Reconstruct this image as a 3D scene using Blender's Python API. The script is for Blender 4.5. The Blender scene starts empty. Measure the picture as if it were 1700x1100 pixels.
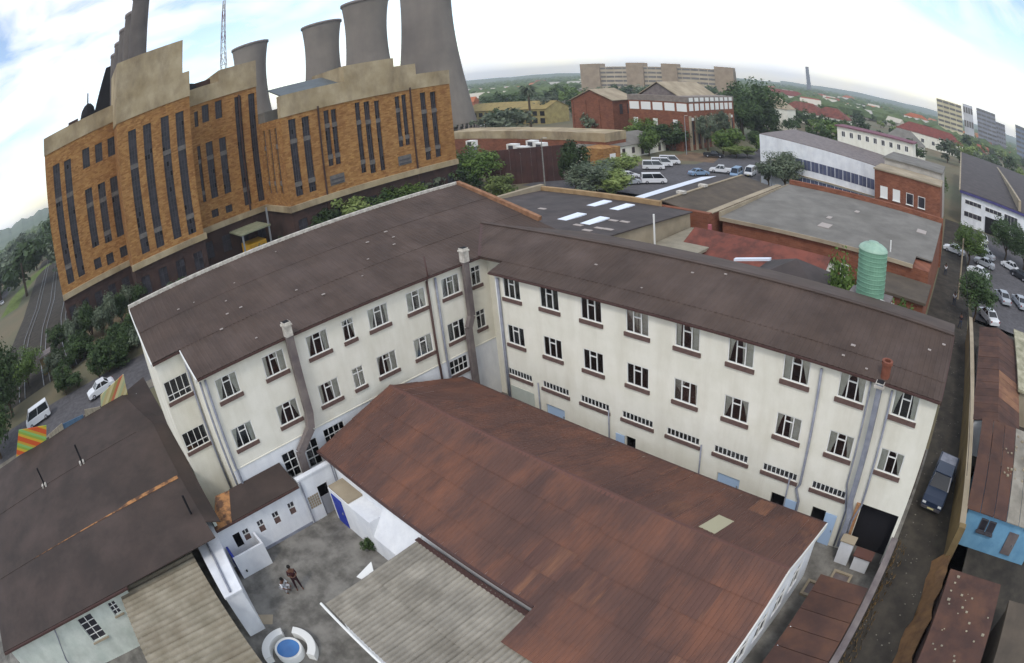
import bpy, math, random
from mathutils import Vector, Matrix
R = math.radians
scene = bpy.context.scene
COL = scene.collection
random.seed(7)

# ---------------------------------------------------------------- camera (wide fisheye action camera on a drone)
CAM = dict(a=0.812502, b=0.061706, c=0.077369, pitch=-0.462601, roll=-0.091848, yaw=-0.799701,
           cx=32.458, cy=40.828, C=Vector((25.2086, -23.3584, 21.7331)))
def cam_axes():
    p, r, y = CAM['pitch'], CAM['roll'], CAM['yaw']
    F = Vector((math.sin(y)*math.cos(p), math.cos(y)*math.cos(p), math.sin(p)))
    Rt = Vector((math.cos(y), -math.sin(y), 0)); U = Rt.cross(F)
    return F, Rt*math.cos(r)+U*math.sin(r), -Rt*math.sin(r)+U*math.cos(r)
CF, CR, CU = cam_axes()
cd = bpy.data.cameras.new('camera'); cam = bpy.data.objects.new('camera', cd); COL.objects.link(cam)
cd.type = 'PANO'; cd.panorama_type = 'FISHEYE_LENS_POLYNOMIAL'
cd.sensor_fit = 'HORIZONTAL'; cd.sensor_width = 2.0; cd.fisheye_fov = math.pi
cd.fisheye_polynomial_k0 = 0; cd.fisheye_polynomial_k1 = -CAM['a']; cd.fisheye_polynomial_k2 = 0
cd.fisheye_polynomial_k3 = -CAM['b']; cd.fisheye_polynomial_k4 = -CAM['c']
cd.shift_x = -CAM['cx']/1700; cd.shift_y = CAM['cy']/1100
cd.clip_start = 0.1; cd.clip_end = 30000
M = Matrix((CR, CU, -CF)).transposed().to_4x4(); M.translation = CAM['C']; cam.matrix_world = M
scene.camera = cam

# ---------------------------------------------------------------- sky and sun (bright broken cloud, veiled sun)
SUN_AZ, SUN_EL = R(150), R(52)          # azimuth from +Y towards +X
w = bpy.data.worlds.new('World'); scene.world = w; w.use_nodes = True
nt = w.node_tree; nt.nodes.clear()
def N(t, **k):
    n = nt.nodes.new(t)
    for a, b in k.items(): setattr(n, a, b)
    return n
sky = N('ShaderNodeTexSky'); sky.sky_type = 'NISHITA'; sky.sun_disc = False
sky.sun_elevation = SUN_EL; sky.sun_rotation = SUN_AZ; sky.air_density = 1.0; sky.dust_density = 0.6; sky.ozone_density = 1.5
tc = N('ShaderNodeTexCoord')
mp = N('ShaderNodeMapping'); mp.inputs['Scale'].default_value = (1.5, 1.5, 4.2); mp.inputs['Location'].default_value = (2.7, 1.1, 0.6)
mp.inputs['Rotation'].default_value = (0, 0, 0.5)
ns = N('ShaderNodeTexNoise'); ns.inputs['Scale'].default_value = 2.1; ns.inputs['Detail'].default_value = 9; ns.inputs['Roughness'].default_value = 0.56
ns.inputs['Distortion'].default_value = 0.5
cr = N('ShaderNodeValToRGB'); cr.color_ramp.elements[0].position = 0.40; cr.color_ramp.elements[1].position = 0.64
# thin cloud brightens towards the veiled sun
sd = Vector((math.sin(SUN_AZ)*math.cos(SUN_EL), math.cos(SUN_AZ)*math.cos(SUN_EL), math.sin(SUN_EL)))
dp = N('ShaderNodeVectorMath', operation='DOT_PRODUCT'); dp.inputs[1].default_value = sd
mr = N('ShaderNodeMapRange'); mr.inputs['From Min'].default_value = 0.25; mr.inputs['From Max'].default_value = 1.0
mr.inputs['To Min'].default_value = 0.0; mr.inputs['To Max'].default_value = 1.0; mr.interpolation_type = 'SMOOTHSTEP'
cc = N('ShaderNodeMix', data_type='RGBA'); cc.inputs['A'].default_value = (16.0, 16.2, 16.6, 1); cc.inputs['B'].default_value = (17, 17, 17, 1)
am = N('ShaderNodeMath', operation='ADD'); am.use_clamp = True
mm = N('ShaderNodeMath', operation='MULTIPLY'); mm.inputs[1].default_value = 0.15
mx = N('ShaderNodeMix', data_type='RGBA')
sv = N('ShaderNodeMix', data_type='RGBA', blend_type='MULTIPLY'); sv.inputs['Factor'].default_value = 1.0; sv.inputs['B'].default_value = (3.4, 3.1, 2.8, 1)
bg = N('ShaderNodeBackground'); bg.inputs['Strength'].default_value = 0.1
ow = N('ShaderNodeOutputWorld')
L = nt.links.new
L(tc.outputs['Generated'], mp.inputs['Vector']); L(mp.outputs[0], ns.inputs['Vector']); L(ns.outputs['Fac'], cr.inputs['Fac'])
L(tc.outputs['Generated'], dp.inputs[0]); L(dp.outputs['Value'], mr.inputs['Value'])
L(mr.outputs[0], cc.inputs['Factor']); L(mr.outputs[0], mm.inputs[0]); L(mm.outputs[0], am.inputs[0]); L(cr.outputs['Color'], am.inputs[1])
L(sky.outputs[0], sv.inputs['A'])
L(am.outputs[0], mx.inputs['Factor']); L(sv.outputs['Result'], mx.inputs['A']); L(cc.outputs['Result'], mx.inputs['B'])
L(mx.outputs['Result'], bg.inputs['Color']); L(bg.outputs[0], ow.inputs['Surface'])
sl = bpy.data.lights.new('sun', 'SUN'); sun = bpy.data.objects.new('sun', sl); COL.objects.link(sun)
sl.energy = 1.4; sl.angle = R(10); sl.color = (1.0, 0.95, 0.88)
sun.rotation_euler = (-sd).to_track_quat('-Z', 'Y').to_euler(); sun.location = (0, 0, 120)
vs = scene.view_settings; vs.view_transform = 'Standard'; vs.look = 'None'; vs.exposure = -0.24; vs.gamma = 1.0
scene.cycles.max_bounces = 6; scene.cycles.transparent_max_bounces = 12; scene.cycles.diffuse_bounces = 3

# ---------------------------------------------------------------- photo pixel (1700x1100) -> direction -> point on a known plane
def ray(px, py):
    u = (px-850-CAM['cx'])/850; v = (550+CAM['cy']-py)/850; r = math.hypot(u, v)
    th = CAM['a']*r+CAM['b']*r**3+CAM['c']*r**4; s = math.sin(th)/max(r, 1e-9)
    return CF*math.cos(th)+CR*(u*s)+CU*(v*s)
def onz(px, py, z=0.0): d = ray(px, py); return CAM['C']+d*((z-CAM['C'].z)/d.z)
def ony(px, py, y): d = ray(px, py); return CAM['C']+d*((y-CAM['C'].y)/d.y)
def onx(px, py, x): d = ray(px, py); return CAM['C']+d*((x-CAM['C'].x)/d.x)

# ---------------------------------------------------------------- mesh helpers
class MB:
    def __init__(s): s.v = []; s.f = []
    def quad(s, *p): return s.poly(p)
    def poly(s, p):
        n = len(s.v); s.v += [tuple(q) for q in p]; s.f.append(tuple(range(n, n+len(p)))); return s
    def box(s, x0, x1, y0, y1, z0, z1):
        n = len(s.v)
        s.v += [(x, y, z) for z in (z0, z1) for (x, y) in ((x0, y0), (x1, y0), (x1, y1), (x0, y1))]
        s.f += [tuple(n+i for i in q) for q in ((3,2,1,0),(4,5,6,7),(0,1,5,4),(1,2,6,5),(2,3,7,6),(3,0,4,7))]; return s
    def prism(s, pts, d):           # polygon (3-D points) swept by vector d
        n = len(s.v); k = len(pts); d = Vector(d)
        s.v += [tuple(Vector(p)) for p in pts]+[tuple(Vector(p)+d) for p in pts]
        s.f.append(tuple(n+i for i in reversed(range(k)))); s.f.append(tuple(n+k+i for i in range(k)))
        for i in range(k):
            j = (i+1) % k; s.f.append((n+i, n+j, n+k+j, n+k+i))
        return s
    def bar(s, a, b, wd, ht=None, up=(0, 0, 1)):   # box beam from a to b
        a, b = Vector(a), Vector(b); ht = ht or wd; t = (b-a).normalized(); up = Vector(up)
        if abs(t.dot(up)) > 0.98: up = Vector((1, 0, 0))
        sd_ = t.cross(up).normalized(); uu = sd_.cross(t)
        p = [a+sd_*(i*wd/2)+uu*(j*ht/2) for i, j in ((-1,-1),(1,-1),(1,1),(-1,1))]
        return s.prism(p, b-a)
    def tube(s, path, r, n=8, caps=True):
        rs = r if isinstance(r, (list, tuple)) else [r]*len(path); path = [Vector(p) for p in path]; base = len(s.v)
        for i, p in enumerate(path):
            t = (path[min(i+1, len(path)-1)]-path[max(i-1, 0)]).normalized()
            a = Vector((0, 0, 1)) if abs(t.z) < 0.9 else Vector((1, 0, 0))
            e1 = t.cross(a).normalized(); e2 = t.cross(e1)
            s.v += [tuple(p+(e1*math.cos(2*math.pi*k/n)+e2*math.sin(2*math.pi*k/n))*rs[i]) for k in range(n)]
        for i in range(len(path)-1):
            for k in range(n):
                a, b = base+i*n+k, base+i*n+(k+1) % n; s.f.append((a, b, b+n, a+n))
        if caps:
            s.f.append(tuple(base+k for k in reversed(range(n)))); e = base+(len(path)-1)*n; s.f.append(tuple(e+k for k in range(n)))
        return s
    def lathe(s, prof, c=(0, 0, 0), n=24, a0=0, a1=2*math.pi):
        base = len(s.v); full = abs(a1-a0-2*math.pi) < 1e-6; m = n if full else n+1
        for (r, z) in prof:
            for k in range(m):
                a = a0+(a1-a0)*k/n; s.v.append((c[0]+r*math.cos(a), c[1]+r*math.sin(a), c[2]+z))
        for i in range(len(prof)-1):
            for k in range(n):
                a, b = base+i*m+k, base+i*m+(k+1) % m; s.f.append((a, b, b+m, a+m))
        return s
    def mesh(s, name, mats, smooth=False):
        me = bpy.data.meshes.new(name); me.from_pydata(s.v, [], s.f)
        for m_ in (mats if isinstance(mats, (list, tuple)) else [mats]): me.materials.append(m_)
        if smooth:
            me.polygons.foreach_set('use_smooth', [True]*len(me.polygons))
        me.update(); return me
def link(name, me, parent=None, label=None):
    o = bpy.data.objects.new(name, me); COL.objects.link(o)
    if parent is not None:
        o.parent = parent
        if parent.type == 'EMPTY' and parent.get('world') is not None: o.location = -parent.location   # meshes are in world metres
    if label: o['label'] = label
    return o
def part(name, mb, mat, parent=None, label=None, smooth=False, kind=None):
    o = link(name, mb.mesh(name, mat, smooth), parent, label)
    if kind: o['kind'] = kind
    return o
def tag(o, label, cat, group=None):
    o['label'] = label; o['category'] = cat
    if group: o['group'] = group
    return o
def thing(name, label, cat, loc=(0, 0, 0), group=None, world=True, rz=0):
    o = bpy.data.objects.new(name, None); COL.objects.link(o); o.location = loc; o.rotation_euler = (0, 0, rz)
    o.empty_display_size = 0.3
    if world: o['world'] = 1
    return tag(o, label, cat, group)
def structure(name, mb, mat, smooth=False):
    o = part(name, mb, mat, smooth=smooth); o['kind'] = 'structure'; return o
def copy_tree(o, parent=None):
    c = o.copy(); COL.objects.link(c); c.parent = parent
    for ch in o.children: copy_tree(ch, c)
    return c

# ---------------------------------------------------------------- materials
def s2l(c):
    if isinstance(c, str): c = tuple(int(c[i:i+2], 16)/255 for i in (0, 2, 4))
    return tuple(x/12.92 if x <= 0.04045 else ((x+0.055)/1.055)**2.4 for x in c)+(1,)
MATS = {}
def surf(name, c1, c2=None, scale=1.0, rough=0.85, bump=0.15, detail=5, stretch=(1, 1, 1), dirt=None, dirt_scale=0.25, dirt_amt=0.5,
         jitter=0.0, metallic=0.0, spec=0.3, wave=None, contrast=(0.35, 0.65), dirt_stretch=(1, 1, 1), rot=0.0, brick=None, world=False):
    m = bpy.data.materials.new(name); m.use_nodes = True; t = m.node_tree; n = t.nodes; n.clear(); K = t.links.new
    out = n.new('ShaderNodeOutputMaterial'); b = n.new('ShaderNodeBsdfPrincipled'); K(b.outputs[0], out.inputs[0])
    b.inputs['Roughness'].default_value = rough; b.inputs['Metallic'].default_value = metallic; b.inputs['Specular IOR Level'].default_value = spec
    tcn = n.new('ShaderNodeTexCoord'); mpn = n.new('ShaderNodeMapping')
    if world: tcn = n.new('ShaderNodeNewGeometry')
    CO = tcn.outputs['Position' if world else 'Object']
    mpn.inputs['Scale'].default_value = stretch; mpn.inputs['Rotation'].default_value = (0, 0, rot)
    K(CO, mpn.inputs['Vector'])
    nz = n.new('ShaderNodeTexNoise'); nz.inputs['Scale'].default_value = scale; nz.inputs['Detail'].default_value = detail; nz.inputs['Roughness'].default_value = 0.6
    K(mpn.outputs[0], nz.inputs['Vector'])
    rp = n.new('ShaderNodeValToRGB'); rp.color_ramp.elements[0].position, rp.color_ramp.elements[1].position = contrast
    rp.color_ramp.elements[0].color = s2l(c1); rp.color_ramp.elements[1].color = s2l(c2 or c1)
    K(nz.outputs['Fac'], rp.inputs['Fac']); colr = rp.outputs['Color']; height = nz.outputs['Fac']
    if brick:
        bw, bh, b1, b2, mo, fac = brick
        # two brick projections blended by the surface normal so every wall shows courses
        ge = n.new('ShaderNodeNewGeometry'); sx = n.new('ShaderNodeSeparateXYZ'); K(CO, sx.inputs[0])
        ad = n.new('ShaderNodeMath'); ad.operation = 'ADD'; K(sx.outputs[0], ad.inputs[0]); K(sx.outputs[1], ad.inputs[1])
        cb = n.new('ShaderNodeCombineXYZ'); K(ad.outputs[0], cb.inputs[0]); K(sx.outputs[2], cb.inputs[1])
        bk = n.new('ShaderNodeTexBrick'); bk.inputs['Scale'].default_value = 1; bk.inputs['Brick Width'].default_value = bw; bk.inputs['Row Height'].default_value = bh
        bk.inputs['Mortar Size'].default_value = bh*0.06; bk.inputs['Color1'].default_value = s2l(b1); bk.inputs['Color2'].default_value = s2l(b2); bk.inputs['Mortar'].default_value = s2l(mo)
        K(cb.outputs[0], bk.inputs['Vector'])
        mxb = n.new('ShaderNodeMix'); mxb.data_type = 'RGBA'; mxb.inputs['Factor'].default_value = fac
        K(colr, mxb.inputs['A']); K(bk.outputs['Color'], mxb.inputs['B']); colr = mxb.outputs['Result']
    if dirt:
        m2 = n.new('ShaderNodeMapping'); m2.inputs['Scale'].default_value = dirt_stretch; K(CO, m2.inputs['Vector'])
        n2 = n.new('ShaderNodeTexNoise'); n2.inputs['Scale'].default_value = dirt_scale; n2.inputs['Detail'].default_value = 7; n2.inputs['Roughness'].default_value = 0.65
        K(m2.outputs[0], n2.inputs['Vector'])
        r2 = n.new('ShaderNodeValToRGB'); r2.color_ramp.elements[0].position = 0.45; r2.color_ramp.elements[1].position = 0.75
        r2.color_ramp.elements[0].color = (0, 0, 0, 1); r2.color_ramp.elements[1].color = (dirt_amt,)*3+(1,); K(n2.outputs['Fac'], r2.inputs['Fac'])
        mx2 = n.new('ShaderNodeMix'); mx2.data_type = 'RGBA'; mx2.inputs['B'].default_value = s2l(dirt)
        K(r2.outputs['Color'], mx2.inputs['Factor']); K(colr, mx2.inputs['A']); colr = mx2.outputs['Result']
    if jitter:
        oi = n.new('ShaderNodeObjectInfo'); mrn = n.new('ShaderNodeMapRange'); mrn.inputs['To Min'].default_value = 1-jitter; mrn.inputs['To Max'].default_value = 1+jitter
        K(oi.outputs['Random'], mrn.inputs['Value']); hs = n.new('ShaderNodeHueSaturation'); K(mrn.outputs[0], hs.inputs['Value']); K(colr, hs.inputs['Color']); colr = hs.outputs['Color']
    K(colr, b.inputs['Base Color'])
    if wave:            # fine ribs (axis, metres per rib, strength)
        ax, per, st = wave; sx2 = n.new('ShaderNodeSeparateXYZ'); K(CO, sx2.inputs[0])
        ml = n.new('ShaderNodeMath'); ml.operation = 'MULTIPLY'; ml.inputs[1].default_value = 2*math.pi/per; K(sx2.outputs['XYZ'.index(ax)], ml.inputs[0])
        sn = n.new('ShaderNodeMath'); sn.operation = 'SINE'; K(ml.outputs[0], sn.inputs[0])
        ma = n.new('ShaderNodeMath'); ma.operation = 'MULTIPLY_ADD'; ma.inputs[1].default_value = st; K(sn.outputs[0], ma.inputs[0]); K(height, ma.inputs[2]); height = ma.outputs[0]
    if bump:
        bp = n.new('ShaderNodeBump'); bp.inputs['Strength'].default_value = bump; bp.inputs['Distance'].default_value = 0.06
        K(height, bp.inputs['Height']); K(bp.outputs[0], b.inputs['Normal'])
    MATS[name] = m; return m
def plain(name, c, rough=0.6, metallic=0.0, spec=0.4, jitter=0.0): return surf(name, c, c, rough=rough, metallic=metallic, spec=spec, bump=0, jitter=jitter)
def glass_mat(name, tint, trans):
    m = bpy.data.materials.new(name); m.use_nodes = True; t = m.node_tree; n = t.nodes; n.clear(); K = t.links.new
    out = n.new('ShaderNodeOutputMaterial'); a = n.new('ShaderNodeBsdfTransparent'); a.inputs[0].default_value = tint
    g = n.new('ShaderNodeBsdfGlossy'); g.inputs['Roughness'].default_value = 0.08; fr = n.new('ShaderNodeFresnel'); fr.inputs['IOR'].default_value = 1.5
    ad = n.new('ShaderNodeMath'); ad.operation = 'ADD'; ad.inputs[1].default_value = 1-trans; ad.use_clamp = True; K(fr.outputs[0], ad.inputs[0])
    mx_ = n.new('ShaderNodeMixShader'); K(ad.outputs[0], mx_.inputs[0]); K(a.outputs[0], mx_.inputs[1]); K(g.outputs[0], mx_.inputs[2]); K(mx_.outputs[0], out.inputs[0])
    return m
def leaf_mat(name, c1, c2):
    m = bpy.data.materials.new(name); m.use_nodes = True; t = m.node_tree; n = t.nodes; n.clear(); K = t.links.new
    out = n.new('ShaderNodeOutputMaterial'); d = n.new('ShaderNodeBsdfPrincipled'); d.inputs['Roughness'].default_value = 0.6; d.inputs['Specular IOR Level'].default_value = 0.25
    tr = n.new('ShaderNodeBsdfTranslucent'); mx_ = n.new('ShaderNodeMixShader'); mx_.inputs[0].default_value = 0.25
    tcn = n.new('ShaderNodeTexCoord'); nz = n.new('ShaderNodeTexNoise'); nz.inputs['Scale'].default_value = 1.7; nz.inputs['Detail'].default_value = 3; K(tcn.outputs['Object'], nz.inputs['Vector'])
    rp = n.new('ShaderNodeValToRGB'); rp.color_ramp.elements[0].position = 0.35; rp.color_ramp.elements[1].position = 0.65
    rp.color_ramp.elements[0].color = s2l(c1); rp.color_ramp.elements[1].color = s2l(c2); K(nz.outputs['Fac'], rp.inputs['Fac'])
    oi = n.new('ShaderNodeObjectInfo'); mrn = n.new('ShaderNodeMapRange'); mrn.inputs['To Min'].default_value = 0.7; mrn.inputs['To Max'].default_value = 1.3
    K(oi.outputs['Random'], mrn.inputs['Value']); hs = n.new('ShaderNodeHueSaturation'); K(mrn.outputs[0], hs.inputs['Value']); K(rp.outputs[0], hs.inputs['Color'])
    K(hs.outputs[0], d.inputs['Base Color']); K(hs.outputs[0], tr.inputs[0]); K(d.outputs[0], mx_.inputs[1]); K(tr.outputs[0], mx_.inputs[2]); K(mx_.outputs[0], out.inputs[0])
    return m
mGround = surf('dusty_ground', '6f6450', '55604a', scale=0.02, rough=1, bump=0, detail=8, dirt='7a6a55', dirt_scale=0.05, dirt_amt=0.8)
mYard = surf('yard_concrete', '86837c', '66635e', scale=0.9, rough=0.95, bump=0.1, dirt='45433e', dirt_scale=0.45, dirt_amt=0.8)
mAlley = surf('alley_dirt', '4a453d', '322f2b', scale=0.7, rough=1, bump=0.2, dirt='2e2a26', dirt_scale=0.3, dirt_amt=0.8)
mAsphalt = surf('asphalt', '605e60', '4d4b4e', scale=1.5, rough=0.95, bump=0.05, dirt='3f3d3d', dirt_scale=0.2, dirt_amt=0.6)
mEarth = surf('bare_earth', '7c6650', '5e4d3f', scale=0.4, rough=1, bump=0.2, dirt='4a4036', dirt_scale=0.2)
mGrass = surf('short_grass', '6b7a3c', '4f5f2e', scale=0.6, rough=1, bump=0.2)
mPave = surf('pavement', '8a8478', '6d685e', scale=0.8, rough=0.95, bump=0.05, dirt='4d4a44', dirt_scale=0.3)
mCream = surf('cream_render', 'e7e4d8', 'dddacc', scale=0.7, rough=0.9, bump=0.06, dirt='b3ab96', dirt_scale=0.8, dirt_amt=0.34, dirt_stretch=(1, 1, 0.16))
mWhite = surf('white_render', 'e6e8ea', 'd8dbe0', scale=0.8, rough=0.85, bump=0.05, dirt='a3a3a8', dirt_scale=0.6, dirt_amt=0.4, dirt_stretch=(1, 1, 0.3))
mRoofMain = surf('brown_roof_paint', '4d3f37', '423630', scale=0.5, rough=0.75, bump=0.12, dirt='63554f', dirt_scale=0.3, dirt_amt=0.6, world=True, jitter=.04, dirt_stretch=(1, 1, 1))
mRoofMainX = surf('brown_roof_paint_cross', '5b4a44', '4d403c', scale=0.5, rough=0.75, bump=0.12, dirt='6f625d', dirt_scale=0.35, dirt_amt=0.6, wave=('X', 0.72, 0.35))
mRoofDark = surf('dark_brown_roof', '423732', '372f2b', scale=0.4, rough=0.8, bump=0.1, dirt='5a4c46', dirt_scale=0.3, dirt_amt=0.5, wave=('Y', 0.75, 0.3))
mRust = surf('rusted_sheet', '62473e', '503c37', scale=0.35, rough=0.85, bump=0.12, detail=8, stretch=(1, 0.35, 1), dirt='825642', dirt_scale=0.6, dirt_amt=0.8, dirt_stretch=(1.0, 0.4, 1), jitter=0.03, world=True)
mRustBare = surf('pale_rust_sheet', '64483f', '543d38', scale=0.4, rough=0.85, bump=0.1, detail=8, stretch=(1, 0.3, 1), dirt='94684c', dirt_scale=0.8, dirt_amt=0.75, dirt_stretch=(1.5, 0.22, 1), jitter=0.07, world=True)
mSeam = plain('rust_ridge_cap', '64453d', rough=0.9)
mBand = surf('flaking_rust_band', 'a8794e', '5c4436', scale=1.6, rough=0.95, bump=0.2, contrast=(0.42, 0.58))
mFibro = surf('fibre_cement', 'a39a83', '8a8272', scale=0.7, rough=0.95, bump=0.1, dirt='5d574c', dirt_scale=0.5, dirt_amt=0.6)
mFrame = plain('white_frame_paint', 'e2e2de', rough=0.5)
mFrameDark = plain('steel_glazing_bar', '47454a', rough=0.7)
mSill = surf('red_brick_sill', '6b5650', '594743', scale=4, rough=0.9, bump=0.15)
mCurtain = surf('cream_net_curtain', 'f0ead4', 'ddd5b8', scale=3, rough=0.95, bump=0.1)
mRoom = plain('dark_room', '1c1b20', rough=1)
mGlass = glass_mat('window_glass', (0.93, 0.95, 0.98, 1), 0.97)
mGlassDark = surf('grimy_glass', '3d3b42', '242329', scale=0.9, rough=0.35, bump=0.02, dirt='56545a', dirt_scale=0.6, dirt_amt=0.5, spec=0.3)
mBroken = plain('broken_pane_dark', '121216', rough=0.9)
mGutter = plain('brown_fascia', '4a3430', rough=0.6)
mPipe = surf('grey_pipe', '8f929c', '777a86', scale=2, rough=0.6, bump=0.05)
mDuct = surf('weathered_duct', '7f7672', '675f5f', scale=1.2, rough=0.7, bump=0.08, dirt='55494a', dirt_scale=0.8)
mCapWhite = surf('white_cowl', 'cfcac0', 'a49e95', scale=3, rough=0.8)
mBrick = surf('power_station_brick', 'a67a45', '835a31', scale=0.9, rough=0.9, bump=0.1, dirt='6f4420', dirt_scale=0.12, dirt_amt=0.6, dirt_stretch=(1, 1, 0.35),
              brick=(0.62, 0.24, 'b58f5c', '74492a', '886a44', 0.5))
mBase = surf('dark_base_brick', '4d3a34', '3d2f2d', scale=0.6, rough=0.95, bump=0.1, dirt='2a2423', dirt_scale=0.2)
mCem = surf('stained_cement_band', 'b3a488', '9a8a6c', scale=0.25, rough=0.95, bump=0.05, dirt='5a4c40', dirt_scale=0.22, dirt_amt=0.75, dirt_stretch=(1, 1, 0.5))
mTower = surf('cooling_tower_concrete', '857d74', '6f6862', scale=0.05, rough=0.95, bump=0.02, dirt='5f5855', dirt_scale=0.07, dirt_amt=0.6, dirt_stretch=(1, 1, 0.12))
mRedBrick = surf('red_brick', '8c5840', '714432', scale=0.7, rough=0.95, bump=0.1, dirt='5a3224', dirt_scale=0.2, dirt_amt=0.55, brick=(0.6, 0.22, '94604a', '6b4030', '80655a', 0.5))
mBrownWall = surf('brown_sheet_wall', '4b322e', '3c2927', scale=0.5, rough=0.85, bump=0.1)
mGreyRoof = surf('grey_flat_roof', '7d7a74', '6a6762', scale=0.4, rough=0.95, bump=0.05, dirt='59564f', dirt_scale=0.15, dirt_amt=0.5)
mRedRoof = surf('red_oxide_roof', '7d483c', '5f3a33', scale=0.6, rough=0.85, bump=0.1, dirt='47302b', dirt_scale=0.6, dirt_amt=0.7, wave=('X', 0.4, 0.4))
mOrangeTile = surf('orange_tile_roof', 'a8592f', '874628', scale=1, rough=0.9, bump=0.1)
mPaleConc = surf('pale_concrete', 'a99c86', '8f836f', scale=0.3, rough=0.95, bump=0.03, dirt='6f6656', dirt_scale=0.2)
mOchre = surf('ochre_wall', '83704c', '6b5c40', scale=0.6, rough=0.95, bump=0.1, dirt='6d5a3c', dirt_scale=0.4)
mBlueWall = surf('sky_blue_wall', '79a9c6', '6a9aba', scale=0.8, rough=0.85, bump=0.05, dirt='3a6f98', dirt_scale=0.6, dirt_amt=0.5)
mBluePaint = plain('pale_blue_door_paint', 'a9c1de', rough=0.5)
mDeepBlue = plain('deep_blue_paint', '24379c', rough=0.5)
mPool = surf('pool_blue', '3a78b8', '356fae', scale=2, rough=0.15, bump=0.02, spec=0.5)
mTank = surf('green_plastic_tank', '76a088', '678f7a', scale=1.5, rough=0.5, bump=0.02, spec=0.4)
mTankTop = surf('faded_tank_lid', '9db8a6', '86a594', scale=1.5, rough=0.6)
mTrans = plain('translucent_roof_sheet', 'dfe6f2', rough=0.4)
mFadedSheet = plain('faded_skylight', 'a9a489', rough=0.6)
mBark = surf('bark', '5a4a3a', '3f3429', scale=6, rough=1, bump=0.2)
mDark = plain('dark_void', '17161a', rough=1)
mTyre = plain('rubber', '17171a', rough=0.9)
mRim = plain('wheel_rim', '9a9aa0', rough=0.4, metallic=0.6)
mCarGlass = plain('car_glass', '14181f', rough=0.08, spec=0.6)
mSteel = plain('galvanised_steel', '8d9094', rough=0.5, metallic=0.3)
mWood = surf('weathered_board', '9a9282', '7f7768', scale=2, rough=0.9, bump=0.1, stretch=(1, 4, 1))
LEAF = [leaf_mat('leaf_dark', '34462a', '4a5e36'), leaf_mat('leaf_mid', '4b612f', '687f3e'), leaf_mat('leaf_light', '66763f', '88965a'), leaf_mat('leaf_greygreen', '53604c', '727c66')]
# ================================================================ the setting
g = MB(); S = 4200
nseg = 30
structure('ground', g.quad((-S, -S, 0), (S, -S, 0), (S, S, 0), (-S, S, 0)), mGround)
def sheet(name, pts, mat, z): return structure(name, MB().poly([(x, y, z) for x, y in pts]), mat)
sheet('yard', [(-19, -60), (31, -60), (31, 12), (-19, 12)], mYard, 0.004)
alley_pts = [(25.6, -40), (29.9, -40), (29.6, 0), (28.4, 12), (27.4, 32), (27.0, 52), (25.2, 96), (20.6, 96), (21.6, 58), (21.6, 25), (25.6, 24), (25.6, 9.6)]
sheet('alley', alley_pts, mAlley, 0.008)
sheet('side_yard', [(29.4, -60), (70, -60), (70, 41), (27.6, 41), (28.3, 14)], mAlley, 0.004)
sheet('back_street', [(-50, -160), (-38, -160), (-30, 60), (-42, 60)], mAsphalt, 0.004)
sheet('pavement', [(-37.6, -60), (-35.4, -60), (-30.4, 30), (-32.6, 30)], mPave, 0.012)
sheet('street', [(-56, 57), (-20, 57), (21, 66), (21, 74), (-18, 80), (-22, 90), (-36, 220), (-50, 220), (-40, 95), (-56, 80)], mAsphalt, 0.004)
sheet('dirt_verge', [(-50, 96), (-38, 100), (-42, 112), (-51, 112)], mEarth, 0.010)
sheet('parking_yard', [(28, 40), (90, 40), (90, 95), (25, 95)], mAsphalt, 0.004)
# railway sidings and a road curving away past the power station's left end
def strip(name, path, wd, mat, z):
    mb = MB(); path = [Vector((x, y, 0)) for x, y in path]; Ls = []; Rs = []
    for i, p in enumerate(path):
        t = (path[min(i+1, len(path)-1)]-path[max(i-1, 0)]).normalized(); nn = Vector((-t.y, t.x, 0))*wd/2
        Ls.append((p+nn).to_tuple()[:2]+(z,)); Rs.append((p-nn).to_tuple()[:2]+(z,))
    for i in range(len(path)-1): mb.quad(Rs[i], Rs[i+1], Ls[i+1], Ls[i])
    return structure(name, mb, mat)
rail_px = [(75, 640), (68, 590), (72, 545), (85, 500), (90, 460), (95, 420)]
rp_ = [onz(*q).to_2d() for q in rail_px]
strip('railway_bed', rp_, 22, mAlley, 0.006)
strip('grass_verge', [onz(*q).to_2d() for q in [(15, 520), (30, 490), (60, 455), (84, 436)]], 9, mGrass, 0.010)
strip('distant_road', [onz(*q).to_2d() for q in [(0, 500), (20, 465), (50, 415), (72, 385)]], 9, mAsphalt, 0.008)
for k, off in enumerate((-7, -5.6, -1.2, 0.2, 4.6, 6.0)):
    mb = MB(); pts = [Vector((p[0], p[1], 0.1)) for p in rp_]
    for i in range(len(pts)-1):
        t = (pts[i+1]-pts[i]).normalized(); nn = Vector((-t.y, t.x, 0))*off; mb.bar(pts[i]+nn, pts[i+1]+nn, 0.14, 0.16)
    tag(part('rail', mb, mSteel), 'steel rail in the sidings curving past the brick power station', 'rail', 'rails of the sidings')
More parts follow.
